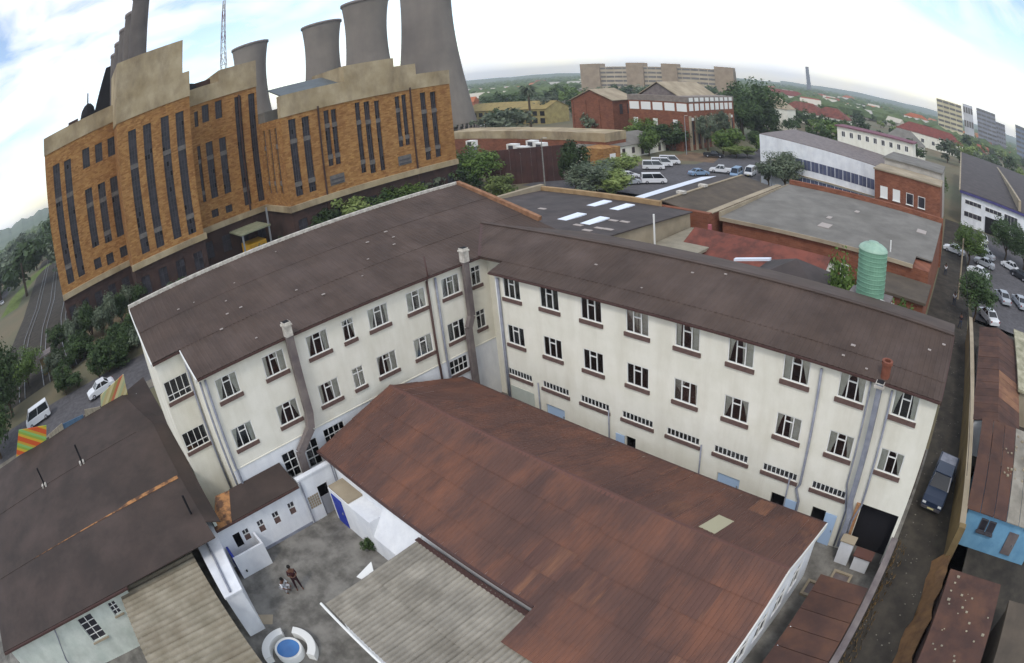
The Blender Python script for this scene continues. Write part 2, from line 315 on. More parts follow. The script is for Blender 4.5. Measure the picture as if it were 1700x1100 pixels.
# low hills along the horizon
def hills(a0, a1, dist, hfun, mat, seed):
    mb = MB(); n = 60; rnd = random.Random(seed); pr_ = None
    for i in range(n+1):
        a = R(a0+(a1-a0)*i/n); h = hfun(i/n)*(0.92+0.08*math.sin(i*.9+seed)+0.05*math.sin(i*2.3))
        c = Vector((CAM['C'].x+math.sin(a)*dist, CAM['C'].y+math.cos(a)*dist, 0)); d_ = Vector((math.sin(a), math.cos(a), 0))
        row = [c-d_*700+Vector((0, 0, -1)), c-d_*250+Vector((0, 0, h*0.6)), c+Vector((0, 0, h)), c+d_*500+Vector((0, 0, h*0.5)), c+d_*900+Vector((0, 0, -1))]
        if pr_:
            for k in range(4): mb.quad(pr_[k], pr_[k+1], row[k+1], row[k])
        pr_ = row
    structure('hills', mb, mat, smooth=True)
mHill = surf('wooded_hill', '4f5d46', '5f6a55', scale=0.01, rough=1, bump=0, detail=8)
hills(-112, -88, 1500, lambda t: 46+10*math.sin(t*5), mHill, 1)
hills(-56, 8, 2600, lambda t: 17+5*math.sin(t*7+1), mHill, 2)
hills(-20, 60, 3100, lambda t: 22+18*math.sin(t*2.6), mHill, 3)
# ================================================================ window prototypes (local: X along wall, -Y outwards, Z up, origin bottom centre on the wall face)
def curtain_mesh(w, h, side, top, bot, seed):
    rnd = random.Random(seed); mb = MB(); nc, nr = 8, 5
    for r_ in range(nr+1):
        t = r_/nr; wd = (top+(bot-top)*(t**0.6))*w
        for c in range(nc+1):
            x = side*(-w/2+wd*c/nc); mb.v.append((x, 0.115+0.018*math.cos(c*math.pi)+0.01*rnd.random(), h*(1-t)-0.02))
    for r_ in range(nr):
        for c in range(nc):
            a = r_*(nc+1)+c; mb.f.append((a, a+1, a+nc+2, a+nc+1))
    return mb.mesh('curtain', mCurtain, True)
def frame_bars(w, h, bars, th=0.05, y=0.03, mat=None):
    mb = MB(); d = 0.045
    for (x0, x1, z0, z1) in bars: mb.box(x0, x1, y, y+d, z0, z1)
    return mb.mesh('window', mat or mFrame)
def pane_mesh(x0, x1, z0, z1, y=0.05, mat=None):
    return MB().box(x0, x1, y, y+0.012, z0, z1).mesh('pane', mat or mGlass)
def sill_mesh(w, hh=0.22): return MB().box(-w/2-0.08, w/2+0.08, -0.09, 0.02, -hh, -0.004).mesh('sill', mSill)
def grid_window(w, h, xs, zs, t=0.05, sill=True, y=0.03, mat=None, gm=None, sh=0.22):
    """xs, zs: fractions of inner bars. Returns (frame mesh, pane meshes, sill mesh)"""
    X = [-w/2]+[-w/2+w*f for f in xs]+[w/2]; Z = [0]+[h*f for f in zs]+[h]
    bars = [(-w/2, -w/2+t, 0, h), (w/2-t, w/2, 0, h), (-w/2+t, w/2-t, 0, t), (-w/2+t, w/2-t, h-t, h)]
    bars += [(x-t/2, x+t/2, t, h-t) for x in X[1:-1]]
    bars += [(X[i]+t*0.6, X[i+1]-t*0.6, z-t/2, z+t/2) for z in Z[1:-1] for i in range(len(X)-1)]
    panes = [pane_mesh(X[i]+t*0.4, X[i+1]-t*0.4, Z[j]+t*0.4, Z[j+1]-t*0.4, y+0.02, gm) for i in range(len(X)-1) for j in range(len(Z)-1)]
    return frame_bars(w, h, bars, t, y, mat), panes, (sill_mesh(w, sh) if sill else None)
def casement(w=1.42, h=1.26, t=0.06):
    a = w/3
    bars = [(-w/2, -w/2+t, 0, h), (w/2-t, w/2, 0, h), (-w/2+t, w/2-t, 0, t), (-w/2+t, w/2-t, h-t, h),
            (-a/2-t/2, -a/2+t/2, t, h-t), (a/2-t/2, a/2+t/2, t, h-t), (-a/2+t/2, a/2-t/2, h*0.72-t/2, h*0.72+t/2)]
    pn = [pane_mesh(-w/2+t*.4, -a/2-t*.4, t*.4, h-t*.4), pane_mesh(a/2+t*.4, w/2-t*.4, t*.4, h-t*.4), pane_mesh(-a/2+t*.4, a/2-t*.4, t*.4, h*.72-t*.4), pane_mesh(-a/2+t*.4, a/2-t*.4, h*.72+t*.4, h-t*.4)]
    return frame_bars(w, h, bars), pn, sill_mesh(w)
WIN = {'casement': casement(), 'narrow': grid_window(0.78, 1.26, [0.5], [0.72]), 'ribbon': grid_window(2.05, 0.46, [i/8 for i in range(1, 8)], [], 0.045, sh=0.2),
       'stair': grid_window(1.75, 1.25, [0.25, 0.5, 0.75], [0.3], 0.045), 'tall': grid_window(0.95, 1.75, [0.5], [0.33, 0.66], 0.05, sill=False),
       'lowgrid': grid_window(1.5, 1.0, [0.25, 0.5, 0.75], [0.5], 0.045)}
CUR = {}
for k_, (w_, h_) in {'casement': (1.42, 1.26), 'narrow': (0.78, 1.26), 'stair': (1.75, 1.25)}.items():
    CUR[k_] = [[curtain_mesh(w_, h_, 1, .46, .16, 1), curtain_mesh(w_, h_, -1, .46, .16, 2)],
               [curtain_mesh(w_, h_, 1, .40, .30, 3), curtain_mesh(w_, h_, -1, .5, .10, 4)],
               [curtain_mesh(w_, h_, 1, .50, .48, 5), curtain_mesh(w_, h_, -1, .50, .49, 6)],
               [curtain_mesh(w_, h_, 1, .36, .08, 7), curtain_mesh(w_, h_, -1, .30, .22, 8)],
               [curtain_mesh(w_, h_, 1, .48, .05, 9), curtain_mesh(w_, h_, -1, .42, .05, 10)], [curtain_mesh(w_, h_, 1, .22, .2, 11), curtain_mesh(w_, h_, -1, .5, .34, 12)], [curtain_mesh(w_, h_, 1, .5, .2, 13), curtain_mesh(w_, h_, -1, .18, .12, 14)], [curtain_mesh(w_, h_, 1, .3, .05, 15), curtain_mesh(w_, h_, -1, .5, .45, 16)]]
def put_window(kind, parent, loc, rz, cur=None, label=None):
    fm, pn, sm = WIN[kind]
    o = link('window', fm, parent); o.location = Vector(loc)-(parent.location if parent.get('world') is not None else Vector()); o.rotation_euler = (0, 0, rz)
    if label: o['label'] = label
    for p in pn: link('pane', p, o)
    if sm: link('sill', sm, o)
    if cur is not None:
        for c in CUR[kind][cur]: link('curtain', c, o)
    return o
def wall_face(mb, P0, U, Nn, ulen, h, holes, depth=0.16, room=None):
    """wall face with real recessed openings; holes = (u0,u1,z0,z1)"""
    P0, U, Nn = Vector(P0), Vector(U), Vector(Nn); Zv = Vector((0, 0, 1))
    us = sorted({0, ulen}|{v for h_ in holes for v in h_[:2]}); zs = sorted({0, h}|{v for h_ in holes for v in h_[2:]})
    pt = lambda u, z, d=0: P0+U*u+Zv*z-Nn*d
    for i in range(len(us)-1):
        for j in range(len(zs)-1):
            um, zm = (us[i]+us[i+1])/2, (zs[j]+zs[j+1])/2
            if any(a < um < b and c < zm < d for a, b, c, d in holes): continue
            mb.quad(pt(us[i], zs[j]), pt(us[i+1], zs[j]), pt(us[i+1], zs[j+1]), pt(us[i], zs[j+1]))
    for a, b, c, d in holes:
        mb.quad(pt(a, c), pt(b, c), pt(b, c, depth), pt(a, c, depth)); mb.quad(pt(a, d), pt(a, d, depth), pt(b, d, depth), pt(b, d))
        mb.quad(pt(a, c), pt(a, c, depth), pt(a, d, depth), pt(a, d)); mb.quad(pt(b, c), pt(b, d), pt(b, d, depth), pt(b, c, depth))
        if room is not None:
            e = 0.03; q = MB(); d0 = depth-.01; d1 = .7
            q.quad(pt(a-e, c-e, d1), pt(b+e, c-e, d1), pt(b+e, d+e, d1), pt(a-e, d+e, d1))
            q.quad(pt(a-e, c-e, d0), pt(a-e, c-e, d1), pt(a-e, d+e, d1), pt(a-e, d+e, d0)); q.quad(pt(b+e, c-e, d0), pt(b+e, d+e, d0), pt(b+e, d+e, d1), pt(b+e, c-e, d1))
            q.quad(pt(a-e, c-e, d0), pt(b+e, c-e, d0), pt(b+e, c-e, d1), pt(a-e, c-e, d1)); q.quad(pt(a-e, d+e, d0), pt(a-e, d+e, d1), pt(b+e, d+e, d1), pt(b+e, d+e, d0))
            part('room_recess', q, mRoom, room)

# ================================================================ the L-shaped three-storey block
blk = thing('accommodation_block', 'cream L-shaped three-storey block with brown metal roof and curtained windows', 'building', (10, 4, 0))
walls = MB(); lower = MB(); room = blk
LX, RY = -3.92, 0.0
# --- right wing front (faces -y)
XL, XR = -1.15, 25.3
BAY = 2.95
ri, rl, rw = [], [], []
rnd = random.Random(3)
rcur = [4, 6, 0, 2, 5, 7, 1, 0, 3]; rcur2 = [3, 4, 5, 0, 6, 4, 7, 0, 1]
for i in range(9):
    x = i*BAY
    for z, c in ((8.42, rcur[i]), (5.42, rcur2[i])):
        ri.append((x-0.71-XL, x+0.71-XL, z-0.0, z+1.26)); rw.append(('casement', (x, RY, z), 0, c))
for i in range(8):
    x = i*BAY; ri.append((x-1.025-XL, x+1.025-XL, 3.16, 3.62)); rw.append(('ribbon', (x, RY, 3.16), 0, None))
hatch = [(2.05, 3.55, 0.9, 2.05, 0), (8.05, 8.75, 0.5, 2.05, 1), (14.1, 15.5, 0.9, 2.0, 0), (17.45, 18.35, 0.0, 2.05, 1), (20.0, 20.85, 0.0, 2.1, 1)]
for a, b, c, d, op in hatch: ri.append((a-XL, b-XL, c if c else 0.0, d))
gar = (22.75, 25.1, 0.0, 3.3); ri.append((gar[0]-XL, gar[1]-XL, 0.0, gar[3]))
wall_face(walls, (XL, RY, 0), (1, 0, 0), (0, -1, 0), XR-XL, 9.86, ri, 0.16, room)
# alley gable, back wall, inner return
walls.poly([(XR, 0, 0), (XR, 9.6, 0), (XR, 9.6, 9.7), (XR, 4.6, 10.95), (XR, 0, 9.84)])
walls.quad((XR, 9.6, 0), (-3.5, 9.6, 0), (-3.5, 9.6, 9.7), (XR, 9.6, 9.7))
walls.quad((XL, 1.8, 0), (XL, RY, 0), (XL, RY, 9.9), (XL, 1.8, 9.9))
ni = [(-2.62-LX, -1.88-LX, 8.42, 9.68), (-2.62-LX, -1.88-LX, 5.42, 6.68)]
wall_face(walls, (LX, 1.8, 0), (1, 0, 0), (0, -1, 0), XL-LX, 10.0, ni, 0.16, room)
rw += [('narrow', (-2.25, 1.8, 8.42), 0, 3), ('narrow', (-2.25, 1.8, 5.42), 0, 4)]
# --- left wing front (faces +x); u runs along +y from y=-18.45
Y0, Y1 = -18.45, 1.8
ly = [-17.01+t for t in (0, 3.11, 6.0, 8.08, 10.17, 12.94, 15.63)]+[0.72]
li = []; lcur = [0, 5, 3, 4, 6, 1, 7, 1]; lcur2 = [3, 4, 5, 2, 7, 0, 6, 1]
for i, y in enumerate(ly):
    k = 'narrow' if i in (3, 7) else 'casement'; hw = 0.39 if k == 'narrow' else 0.71
    for z, c in ((8.36, lcur[i]), (5.36, lcur2[i])):
        li.append((y-hw-Y0, y+hw-Y0, z, z+1.26)); rw.append((k, (LX, y, z), math.pi/2, c))
for y, k, w2, z, h2 in ((-14.75, 'tall', .475, 2.0, 1.75), (-13.15, 'tall', .475, 2.0, 1.75), (-11.4, 'lowgrid', .75, 2.9, 1.0), (-1.6, 'lowgrid', .75, 3.1, 1.0)):
    li.append((y-w2-Y0, y+w2-Y0, z, z+h2)); rw.append((k, (LX, y, z), math.pi/2, None))
up = [h for h in li if h[2] > 4.2]; lo = [h for h in li if h[2] < 4.2]
wall_face(walls, (LX, Y0, 4.25), (0, 1, 0), (1, 0, 0), Y1-Y0, 5.9, [(a, b, c-4.25, d-4.25) for a, b, c, d in up], 0.16, room)
wall_face(lower, (LX, Y0, 0), (0, 1, 0), (1, 0, 0), Y1-Y0, 4.25, lo, 0.16, room)
walls.box(LX-0.02, LX+0.035, Y0, Y1, 4.25, 4.31)          # string course
# recessed end bay with stair windows
RX, YE = -7.0, -20.6
wall_face(walls, (RX, YE, 0), (0, 1, 0), (1, 0, 0), Y0-YE, 10.8, [(0.15, 1.9, 8.35, 9.6), (0.15, 1.9, 5.0, 6.25)], 0.16, room)
rw += [('stair', (RX, YE+1.025, 8.35), math.pi/2, None), ('stair', (RX, YE+1.025, 5.0), math.pi/2, None)]
walls.poly([(RX, Y0, 0), (LX, Y0, 0), (LX, Y0, 10.05), (RX, Y0, 10.8)])
walls.poly([(-14.0, YE, 0), (RX, YE, 0), (RX, YE, 10.8), (-14.0, YE, 12.6)])
walls.quad((-14.0, 8.2, 0), (-14.0, YE, 0), (-14.0, YE, 12.6), (-14.0, 8.2, 12.6))
walls.poly([(-3.6, 8.2, 0), (-14.0, 8.2, 0), (-14.0, 8.2, 12.6), (-3.6, 8.2, 9.95)])
part('wall', walls, mCream, blk)
part('lower_wall', lower, mWhite, blk, 'white painted ground-floor wall below the string course')
for k, loc, rz, c in rw: put_window(k, blk, loc, rz, c)
# hatches and doors on the ground floor
for a, b, c, d, op in hatch:
    dp_ = part('door' if c < 0.3 else 'hatch', MB().box(a+.02, b-.02, 0.09, 0.13, c+.02, d-.02) if not op else MB().box(b+0.02 if a > 15 else a-0.62, b+0.72 if a > 15 else a-0.02, -0.09, -0.05, c+.02, d-.02), mBluePaint, blk, 'pale blue door leaf')
    part('handle', MB().box(b-.2 if not op else (b+.6 if a > 15 else a-.15), b-.12 if not op else (b+.66 if a > 15 else a-.09), -0.13 if op else 0.05, -0.09 if op else 0.09, (c+d)/2-.06, (c+d)/2+.06), mSteel, dp_)
part('wall_panel', MB().box(-0.9, 1.1, -0.03, 0.0, 0.3, 2.4), surf('grey_green_board', 'b9beb6', 'aab0a8', scale=1), blk)
# garage bay: dark interior, brick stub wall and white counter in front
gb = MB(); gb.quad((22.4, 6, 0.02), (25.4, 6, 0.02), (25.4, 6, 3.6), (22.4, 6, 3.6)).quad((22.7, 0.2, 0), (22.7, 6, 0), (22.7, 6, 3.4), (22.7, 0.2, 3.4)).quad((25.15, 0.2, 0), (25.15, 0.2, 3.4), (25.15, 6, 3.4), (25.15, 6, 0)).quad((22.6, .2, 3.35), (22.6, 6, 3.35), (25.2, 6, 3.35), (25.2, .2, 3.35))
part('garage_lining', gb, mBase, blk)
# ---------- roof
def zL(x): return 10.2+0.25*(-3.7-x)
def zR(y): return 9.9+0.25*(y+0.2)
def zB(y): return 11.1-0.25*(y-4.6)
def slab(pts, th=0.12): return MB().prism([Vector(p)-Vector((0, 0, th)) for p in pts], (0, 0, th))
def ribbed_row(parent, top, down, across, n, wd, mat, ribs=3, rh=.03, rw=.07, th=.02, lift=0.0, name='roof_sheet', seed=1, matf=None):
    """a row of ribbed roof sheets: top = first sheet's upper corner, down = vector to the eave edge, across = unit step; sheets share one mesh"""
    top, down, across = Vector(top), Vector(down), Vector(across).normalized(); nrm = across.cross(down).normalized()
    if nrm.z < 0: nrm = -nrm
    prof = [(0.003, 0)]
    for k in range(ribs):
        c = wd*(k+.5)/ribs; prof += [(c-rw, 0), (c-rw*.3, rh), (c+rw*.3, rh), (c+rw, 0)]
    prof.append((wd-.003, 0)); rnd = random.Random(seed); cache = {}
    for i in range(n):
        mt = matf(i, rnd) if matf else mat
        if mt.name not in cache:
            mb = MB(); m_ = len(prof)
            for d_ in (Vector(), down): mb.v += [tuple(d_+across*u+nrm*(h+lift)) for u, h in prof]
            for k in range(m_-1): mb.f.append((k, k+1, m_+k+1, m_+k))
            mb.v += [tuple(down+across*u+nrm*(h+lift-th)) for u, h in prof]
            for k in range(m_-1): mb.f.append((m_+k, m_+k+1, 2*m_+k+1, 2*m_+k))
            cache[mt.name] = mb.mesh(name, mt)
        o = link(name, cache[mt.name], parent); base = -parent.location if (parent.type == 'EMPTY' and parent.get('world') is not None) else Vector()
        o.location = base+top+across*(wd*i)+nrm*rnd.uniform(0, .008)
leftroof = [(x, y, zL(x)-.02) for x, y in ((-14.1, -20.76), (-6.87, -20.76), (-6.87, -18.70), (-3.72, -18.70), (-3.72, 1.0), (-7.3, 4.6), (-3.7, 8.2), (-14.1, 8.2))]
rightroof = [(x, y, zR(y)-.02) for x, y in ((-1.58, -0.18), (25.38, -0.18), (25.38, 4.6), (-7.3, 4.6), (-3.7, 1.0), (-1.58, 1.0))]
backroof = [(x, y, zB(y)) for x, y in ((-7.3, 4.6), (25.4, 4.6), (25.4, 9.9), (-2.0, 9.9))]
rf = part('roof', slab(leftroof), mRoofMain, blk); rf2 = part('roof', slab(rightroof), mRoofMain, blk); rf3 = part('roof', slab(backroof), mRoofMain, blk)
for k, (xa, xb, y0) in enumerate(((-14.1, -10.45, -20.78), (-10.55, -6.85, -20.78), (-6.95, -3.68, -18.72))):
    n = round((8.2-y0)/.9); ribbed_row(rf, (xa, y0, zL(xa)), (xb-xa, 0, zL(xb)-zL(xa)), (0, 1, 0), n, (8.2-y0)/n, mRoofMain, 3, .02, .06, lift=.022*(3-k), seed=k)
ribbed_row(rf2, (-7.3, 4.6, zR(4.6)), (0, -3.62, -.905), (1, 0, 0), 36, 32.72/36, mRoofMain, 3, .02, .06, lift=.044, seed=7)
ribbed_row(rf2, (-1.6, 1.0, zR(1.0)), (0, -1.22, -.305), (1, 0, 0), 30, 27.02/30, mRoofMain, 3, .02, .06, lift=.022, seed=8)
part('ridge_cap', MB().bar((-7.3, 4.6, 11.17), (25.42, 4.6, 11.17), 0.34, 0.06), mRoofMain, rf2)
part('valley', MB().bar((-3.7, 1.0, 10.25), (-7.3, 4.6, 11.15), 0.22, 0.03), mGutter, rf)
mPatch = plain('pale_roof_patch', 'a39a94', rough=0.9)
rnd = random.Random(11)
sp = MB()
for _ in range(26):
    if rnd.random() < .6:
        x, y = rnd.uniform(-13, -4.5), rnd.uniform(-18, -1); s_ = rnd.uniform(.03, .09); z = zL(x)+.09; sp.box(x-s_, x+s_, y-s_*1.5, y+s_*1.5, z-.02, z+.012+s_*.2)
    else:
        x, y = rnd.uniform(0, 25), rnd.uniform(.2, 4.2); s_ = rnd.uniform(.03, .08); z = zR(y)+.06; sp.box(x-s_*1.6, x+s_*1.6, y-s_, y+s_, z-.02, z+.012+s_*.2)
part('roof_patches', sp, mPatch, blk, kind='stuff')
# white coping on the far side, brown-orange coping on the far gable, fascias and gutters
part('coping', MB().bar((-14.15, -20.85, 12.92), (-14.15, 8.3, 12.92), 0.26, 0.30), mCapWhite, blk, 'white coping along the top edge of the roof')
part('coping', MB().bar((-14.1, 8.3, 12.95), (-5.2, 8.3, zL(-5.2)+0.2), 0.34, 0.34), surf('tan_coping', '9a7458', '7d5a44', scale=2, rough=0.9), blk, 'tan brick coping on the far gable')
part('verge_board', MB().bar((-14.1, -20.84, zL(-14.1)-0.1), (-6.85, -20.84, zL(-6.85)-0.1), 0.06, 0.22), mFrame, blk)
part('verge_board', MB().bar((-6.85, -18.77, zL(-6.85)-0.1), (-3.7, -18.77, zL(-3.7)-0.1), 0.06, 0.22), mFrame, blk)
for a, b in (((-3.64, -18.72, 10.13), (-3.64, 1.0, 10.13)), ((-6.79, -20.78, 10.9), (-6.79, -18.72, 10.9)), ((-1.6, -0.26, 9.84), (25.4, -0.26, 9.84)), ((-3.7, 1.06, 10.12), (-1.6, 1.06, 10.12))):
    part('gutter', MB().bar(a, b, 0.09, 0.10), mGutter, blk)
part('verge_board', MB().bar((25.44, -0.2, zR(-.2)-.1), (25.44, 4.6, 11.0), 0.05, 0.24), mGutter, blk)
# ---------- pipes
def pipe(pts, r=0.055, mat=None, n=8, nm='downpipe'): return part(nm, MB().tube(pts, r, n), mat or mPipe, blk, smooth=True)
pipe([(-1.0, -0.12, 9.6), (-1.0, -0.12, 0.2)], 0.09); pipe([(-1.3, 0.1, 9.7), (-1.3, 0.1, 0.2)], 0.11, mFrame)
pipe([(19.0, -0.12, 9.55), (19.0, -0.12, 3.2), (18.85, -0.12, 2.9), (19.15, -0.12, 2.2), (19.15, -0.12, .2)], 0.07)
pipe([(21.58, -0.1, 9.7), (21.58, -0.1, 4.2), (21.95, -0.1, 2.6), (21.95, -0.1, .2)], 0.05)
pipe([(22.75, -0.12, 9.6), (22.75, -0.12, 3.3), (22.5, -0.12, 2.2), (22.5, -0.12, .2)], 0.06)
for x in (1.6, 6.95, 13.0, 18.35): pipe([(x, -0.08, 3.35), (x, -0.08, 0.2)], 0.045)
for y in (-18.25, -3.2, -2.55): pipe([(LX+.1, y, 9.9), (LX+.1, y, 4.4), (LX+.1, y+.03, 4.2), (LX+.1, y+.03, .3)], 0.075, mPipe if y != -3.2 else mGutter)
pipe([(LX+.1, -3.2, 9.8), (LX+.3, -3.2, 10.3), (LX+.2, -3.2, 11.5)], 0.05, mGutter, nm='vent_pipe')
pipe([(RX+.1, YE+2.0, 10.6), (RX+.1, YE+2.0, .3)], 0.07); pipe([(LX-.25, Y0-.08, 9.8), (LX-.25, Y0-.08, .3)], 0.06)
# ---------- flues (square ducts) with cowls
def flue(pts, wd, mat, cowl_top, cowl_mat):
    mb = MB()
    for a, b in zip(pts[:-1], pts[1:]): mb.bar(a, b, wd, wd*0.8, up=(1, 0, 0.01))
    f = part('flue', mb, mat, blk); x, y, z = pts[0]
    part('cowl', MB().box(x-.22, x+.22, y-.21, y+.21, z, cowl_top).box(x-.27, x+.27, y-.26, y+.26, cowl_top-.22, cowl_top-.12), cowl_mat, f)
    part('cowl_mouth', MB().box(x-.18, x+.18, y-.17, y+.17, cowl_top, cowl_top+.02), mDark, f)
    return f
flue([(-3.55, -12.8, 10.25), (-3.55, -12.8, 5.6), (-3.5, -13.0, 4.7), (-3.5, -14.1, 3.6), (-3.5, -14.15, 1.5)], 0.44, mDuct, 11.05, mCapWhite)
flue([(-3.55, -0.35, 10.3), (-3.55, -0.35, 6.7), (-3.5, -0.75, 6.0), (-3.5, -0.75, 1.5)], 0.4, mDuct, 11.2, mCapWhite)
flue([(22.1, -0.32, 9.9), (22.1, -0.32, 3.4), (22.3, -0.35, 2.6), (22.3, -0.35, 0.6)], 0.34, mPipe, 9.93, mCapWhite)
ch = part('chimney', MB().lathe([(.24, 9.75), (.24, 10.6), (.29, 10.6), (.29, 10.75), (.17, 10.75), (.17, 10.3)], (22.2, 0.15, 0), 16), surf('terracotta', '84503f', '6d4234', scale=3), blk, 'orange terracotta chimney pot')
part('wall_panel', MB().box(22.45, 22.72, -0.13, -0.01, 1.0, 3.3), surf('exposed_brick_patch', 'b58a62', '946a4a', scale=3), blk, 'bare brick patch beside the garage bay')
# ================================================================ rusty-roofed hall in the courtyard
hall = thing('hall', 'low white hall under a long rust-brown sheet roof with ridge cap', 'building', (9, -8, 0))
HX0, HX1, HR, HZ = -3.0, 21.5, -7.5, 5.0
YF, ZF, YN, ZN = -2.3, 3.3, -13.15, 3.45
hw = MB()
hw.quad((HX0, -12.9, 0), (13.7, -12.9, 0), (13.7, -12.9, 3.4), (HX0, -12.9, 3.4))
hw.quad((13.7, -14.8, 0), (HX1-.25, -14.8, 0), (HX1-.25, -14.8, 2.85), (13.7, -14.8, 2.85)); hw.quad((13.7, -12.9, 0), (13.7, -14.8, 0), (13.7, -14.8, 2.85), (13.7, -12.9, 3.4))
hw.quad((HX1-.25, YF-.3, 0), (HX0, YF-.3, 0), (HX0, YF-.3, 3.3), (HX1-.25, YF-.3, 3.3))
holes = [(1.2+i*1.7, 2.3+i*1.7, 1.0, 2.5) for i in range(6)]
wall_face(hw, (HX1-.25, -14.8, 0), (0, 1, 0), (1, 0, 0), 12.2, 2.85, holes, .12)
hw.poly([(HX1-.25, -14.8, 2.85), (HX1-.25, -2.6, 2.85), (HX1-.25, -2.6, 3.3), (HX1-.25, HR, 4.85), (HX1-.25, -13, 3.3)])
part('wall', hw, mWhite, hall)
for a, b, c, d in holes:
    fm = MB(); y0, y1 = -14.8+a, -14.8+b; X_ = HX1-.33
    for yy in (y0, (y0+y1)/2-.025, y1-.05): fm.box(X_, X_+.05, yy, yy+.05, c, d)
    fm.box(X_, X_+.04, y0+.05, y1-.05, c, c+.05).box(X_, X_+.04, y0+.05, y1-.05, d-.05, d).box(X_, X_+.04, y0+.05, y1-.05, 1.9, 1.95)
    f = part('window', fm, mFrame, hall); part('pane', MB().box(X_-.03, X_-.02, y0, y1, c, d), mGlassDark, f)
# individual roof sheets in lapped rows
def sheet_roof(parent, x0, x1, ya, za, yb, zb, rows, wd, matf, name='roof_sheet', lap=0.018, seed=1):
    """ridge at (ya,za), eave at (yb,zb); one object per sheet, sheets of a row share their mesh"""
    rnd = random.Random(seed); cache = {}
    n = max(1, round((x1-x0)/wd)); w_ = (x1-x0)/n
    for r_ in range(rows):
        t0, t1 = r_/rows, (r_+1)/rows+0.03*(r_ < rows-1)
        y0, y1, z0, z1 = ya+(yb-ya)*t0, ya+(yb-ya)*t1, za+(zb-za)*t0, za+(zb-za)*t1
        for i in range(n):
            mt = matf(x0+i*w_, r_, rnd); key = (r_, mt.name)
            if key not in cache:
                up_ = lap*(rows-r_)
                cache[key] = MB().prism([(0.004, y0, z0+up_), (w_-.004, y0, z0+up_), (w_-.004, y1, z1+up_), (0.004, y1, z1+up_)], (0, 0, 0.03)).mesh(name, mt)
            o = link(name, cache[key], parent); o.location = o.location+Vector((x0+i*w_, 0, rnd.uniform(0, .012)))
def hallmat(x, r_, rnd):
    return mRustBare if (x > 11 and rnd.random() < .08) else mRust
def hrow(x0, x1, ya, za, yb, zb, rows, seed):
    n = round((x1-x0)/.93)
    for r_ in range(rows):
        t0, t1 = r_/rows, (r_+1)/rows+(.025 if r_ < rows-1 else 0)
        ribbed_row(hall, (x0, ya+(yb-ya)*t0, za+(zb-za)*t0), (0, (yb-ya)*(t1-t0), (zb-za)*(t1-t0)), (1, 0, 0), n, (x1-x0)/n, mRust, 4, .028, .045, lift=.03*(rows-r_), seed=seed*10+r_, matf=lambda i, rnd: hallmat(x0+i*.93, r_, rnd))
hrow(HX0, 13.65, HR, HZ, YN, ZN, 4, 1); hrow(13.65, HX1, HR, HZ, -15.1, HZ-.274*7.6, 5, 2); hrow(HX0, HX1, HR, HZ, YF, ZF, 3, 3)
part('ridge_cap', MB().prism([(HX0, HR-.22, HZ+.06), (HX0, HR, HZ+.15), (HX0, HR+.22, HZ+.05), (HX0, HR, HZ+.10)], (HX1-HX0, 0, 0)), mSeam, hall)
def hfar(y): return HZ+(ZF-HZ)*(y-HR)/(YF-HR)
sk = [(x, y, hfar(y)+.10) for x, y in ((16.95, -7.05), (17.75, -7.1), (17.85, -5.5), (17.05, -5.45))]
part('skylight', MB().prism(sk, (0, 0, .03)), mFadedSheet, hall, 'pale faded translucent sheet near the ridge')
part('bargeboard', MB().bar((HX1+.02, -15.1, HZ-.274*7.6-.05), (HX1+.02, HR, HZ-.05), .06, .25), mFrame, hall)
part('bargeboard', MB().bar((HX1+.02, HR, HZ-.05), (HX1+.02, YF, ZF-.05), .06, .25), mFrame, hall)
part('gutter', MB().bar((HX0, YN-.06, ZN-.03), (13.6, YN-.06, ZN-.03), .12, .12), mGutter, hall)
part('gutter', MB().bar((HX0, YF+.06, ZF-.03), (HX1, YF+.06, ZF-.03), .12, .12), mGutter, hall)
# porch block and blue door on the courtyard side
pb = MB(); pb.box(-1.25, 3.0, -13.95, -12.9, 0, 2.2); pb.prism([(3.0, -12.9, 0), (3.0, -13.95, 0), (3.0, -13.95, 1.2), (3.0, -12.9, 2.6)], (3.1, 0, 0))
part('porch_wall', pb, mWhite, hall)
part('porch_slab', MB().box(-1.2, 0.9, -13.9, -12.85, 2.2, 2.32), mPaleConc, hall)
dd = part('door', MB().box(-0.95, .1, -14.0, -13.955, 0.02, 1.95), mDeepBlue, hall, 'deep blue door facing the courtyard'); part('handle', MB().box(-.08, -.02, -14.05, -14.0, .95, 1.1), mSteel, dd)
part('vent', MB().box(3.6, 4.3, -13.55, -13.35, 1.15, 1.5), mSill, hall)
# ================================================================ corrugated lean-to beside the hall
def corrugated(parent, x0, x1, y0, z0, y1, z1, pitch, amp, sheet_w, rows, mat, name='corrugated_sheet'):
    n = round((x1-x0)/sheet_w); w_ = (x1-x0)/n; per = max(1, round(w_/pitch)); seg = per*8; cache = []
    for r_ in range(rows):
        t0, t1 = r_/rows, (r_+1)/rows+(0.03 if r_ < rows-1 else 0); mb = MB(); lift = .03*(rows-r_)
        ya, yb, za, zb = y0+(y1-y0)*t0, y0+(y1-y0)*t1, z0+(z1-z0)*t0+lift, z0+(z1-z0)*t1+lift
        for i in range(seg+1):
            x = w_*i/seg; h = amp*(abs(math.sin(math.pi*per*i/seg))**.7*2-1); mb.v += [(x, ya, za+h), (x, yb, zb+h)]
        for i in range(seg): mb.f.append((2*i, 2*i+2, 2*i+3, 2*i+1))
        cache.append(mb.mesh(name, mat, True))
    rnd = random.Random(5)
    for i in range(n):
        for r_ in range(rows):
            o = link(name, cache[r_], parent); o.location = o.location+Vector((x0+i*w_, 0, rnd.uniform(0, .01)))
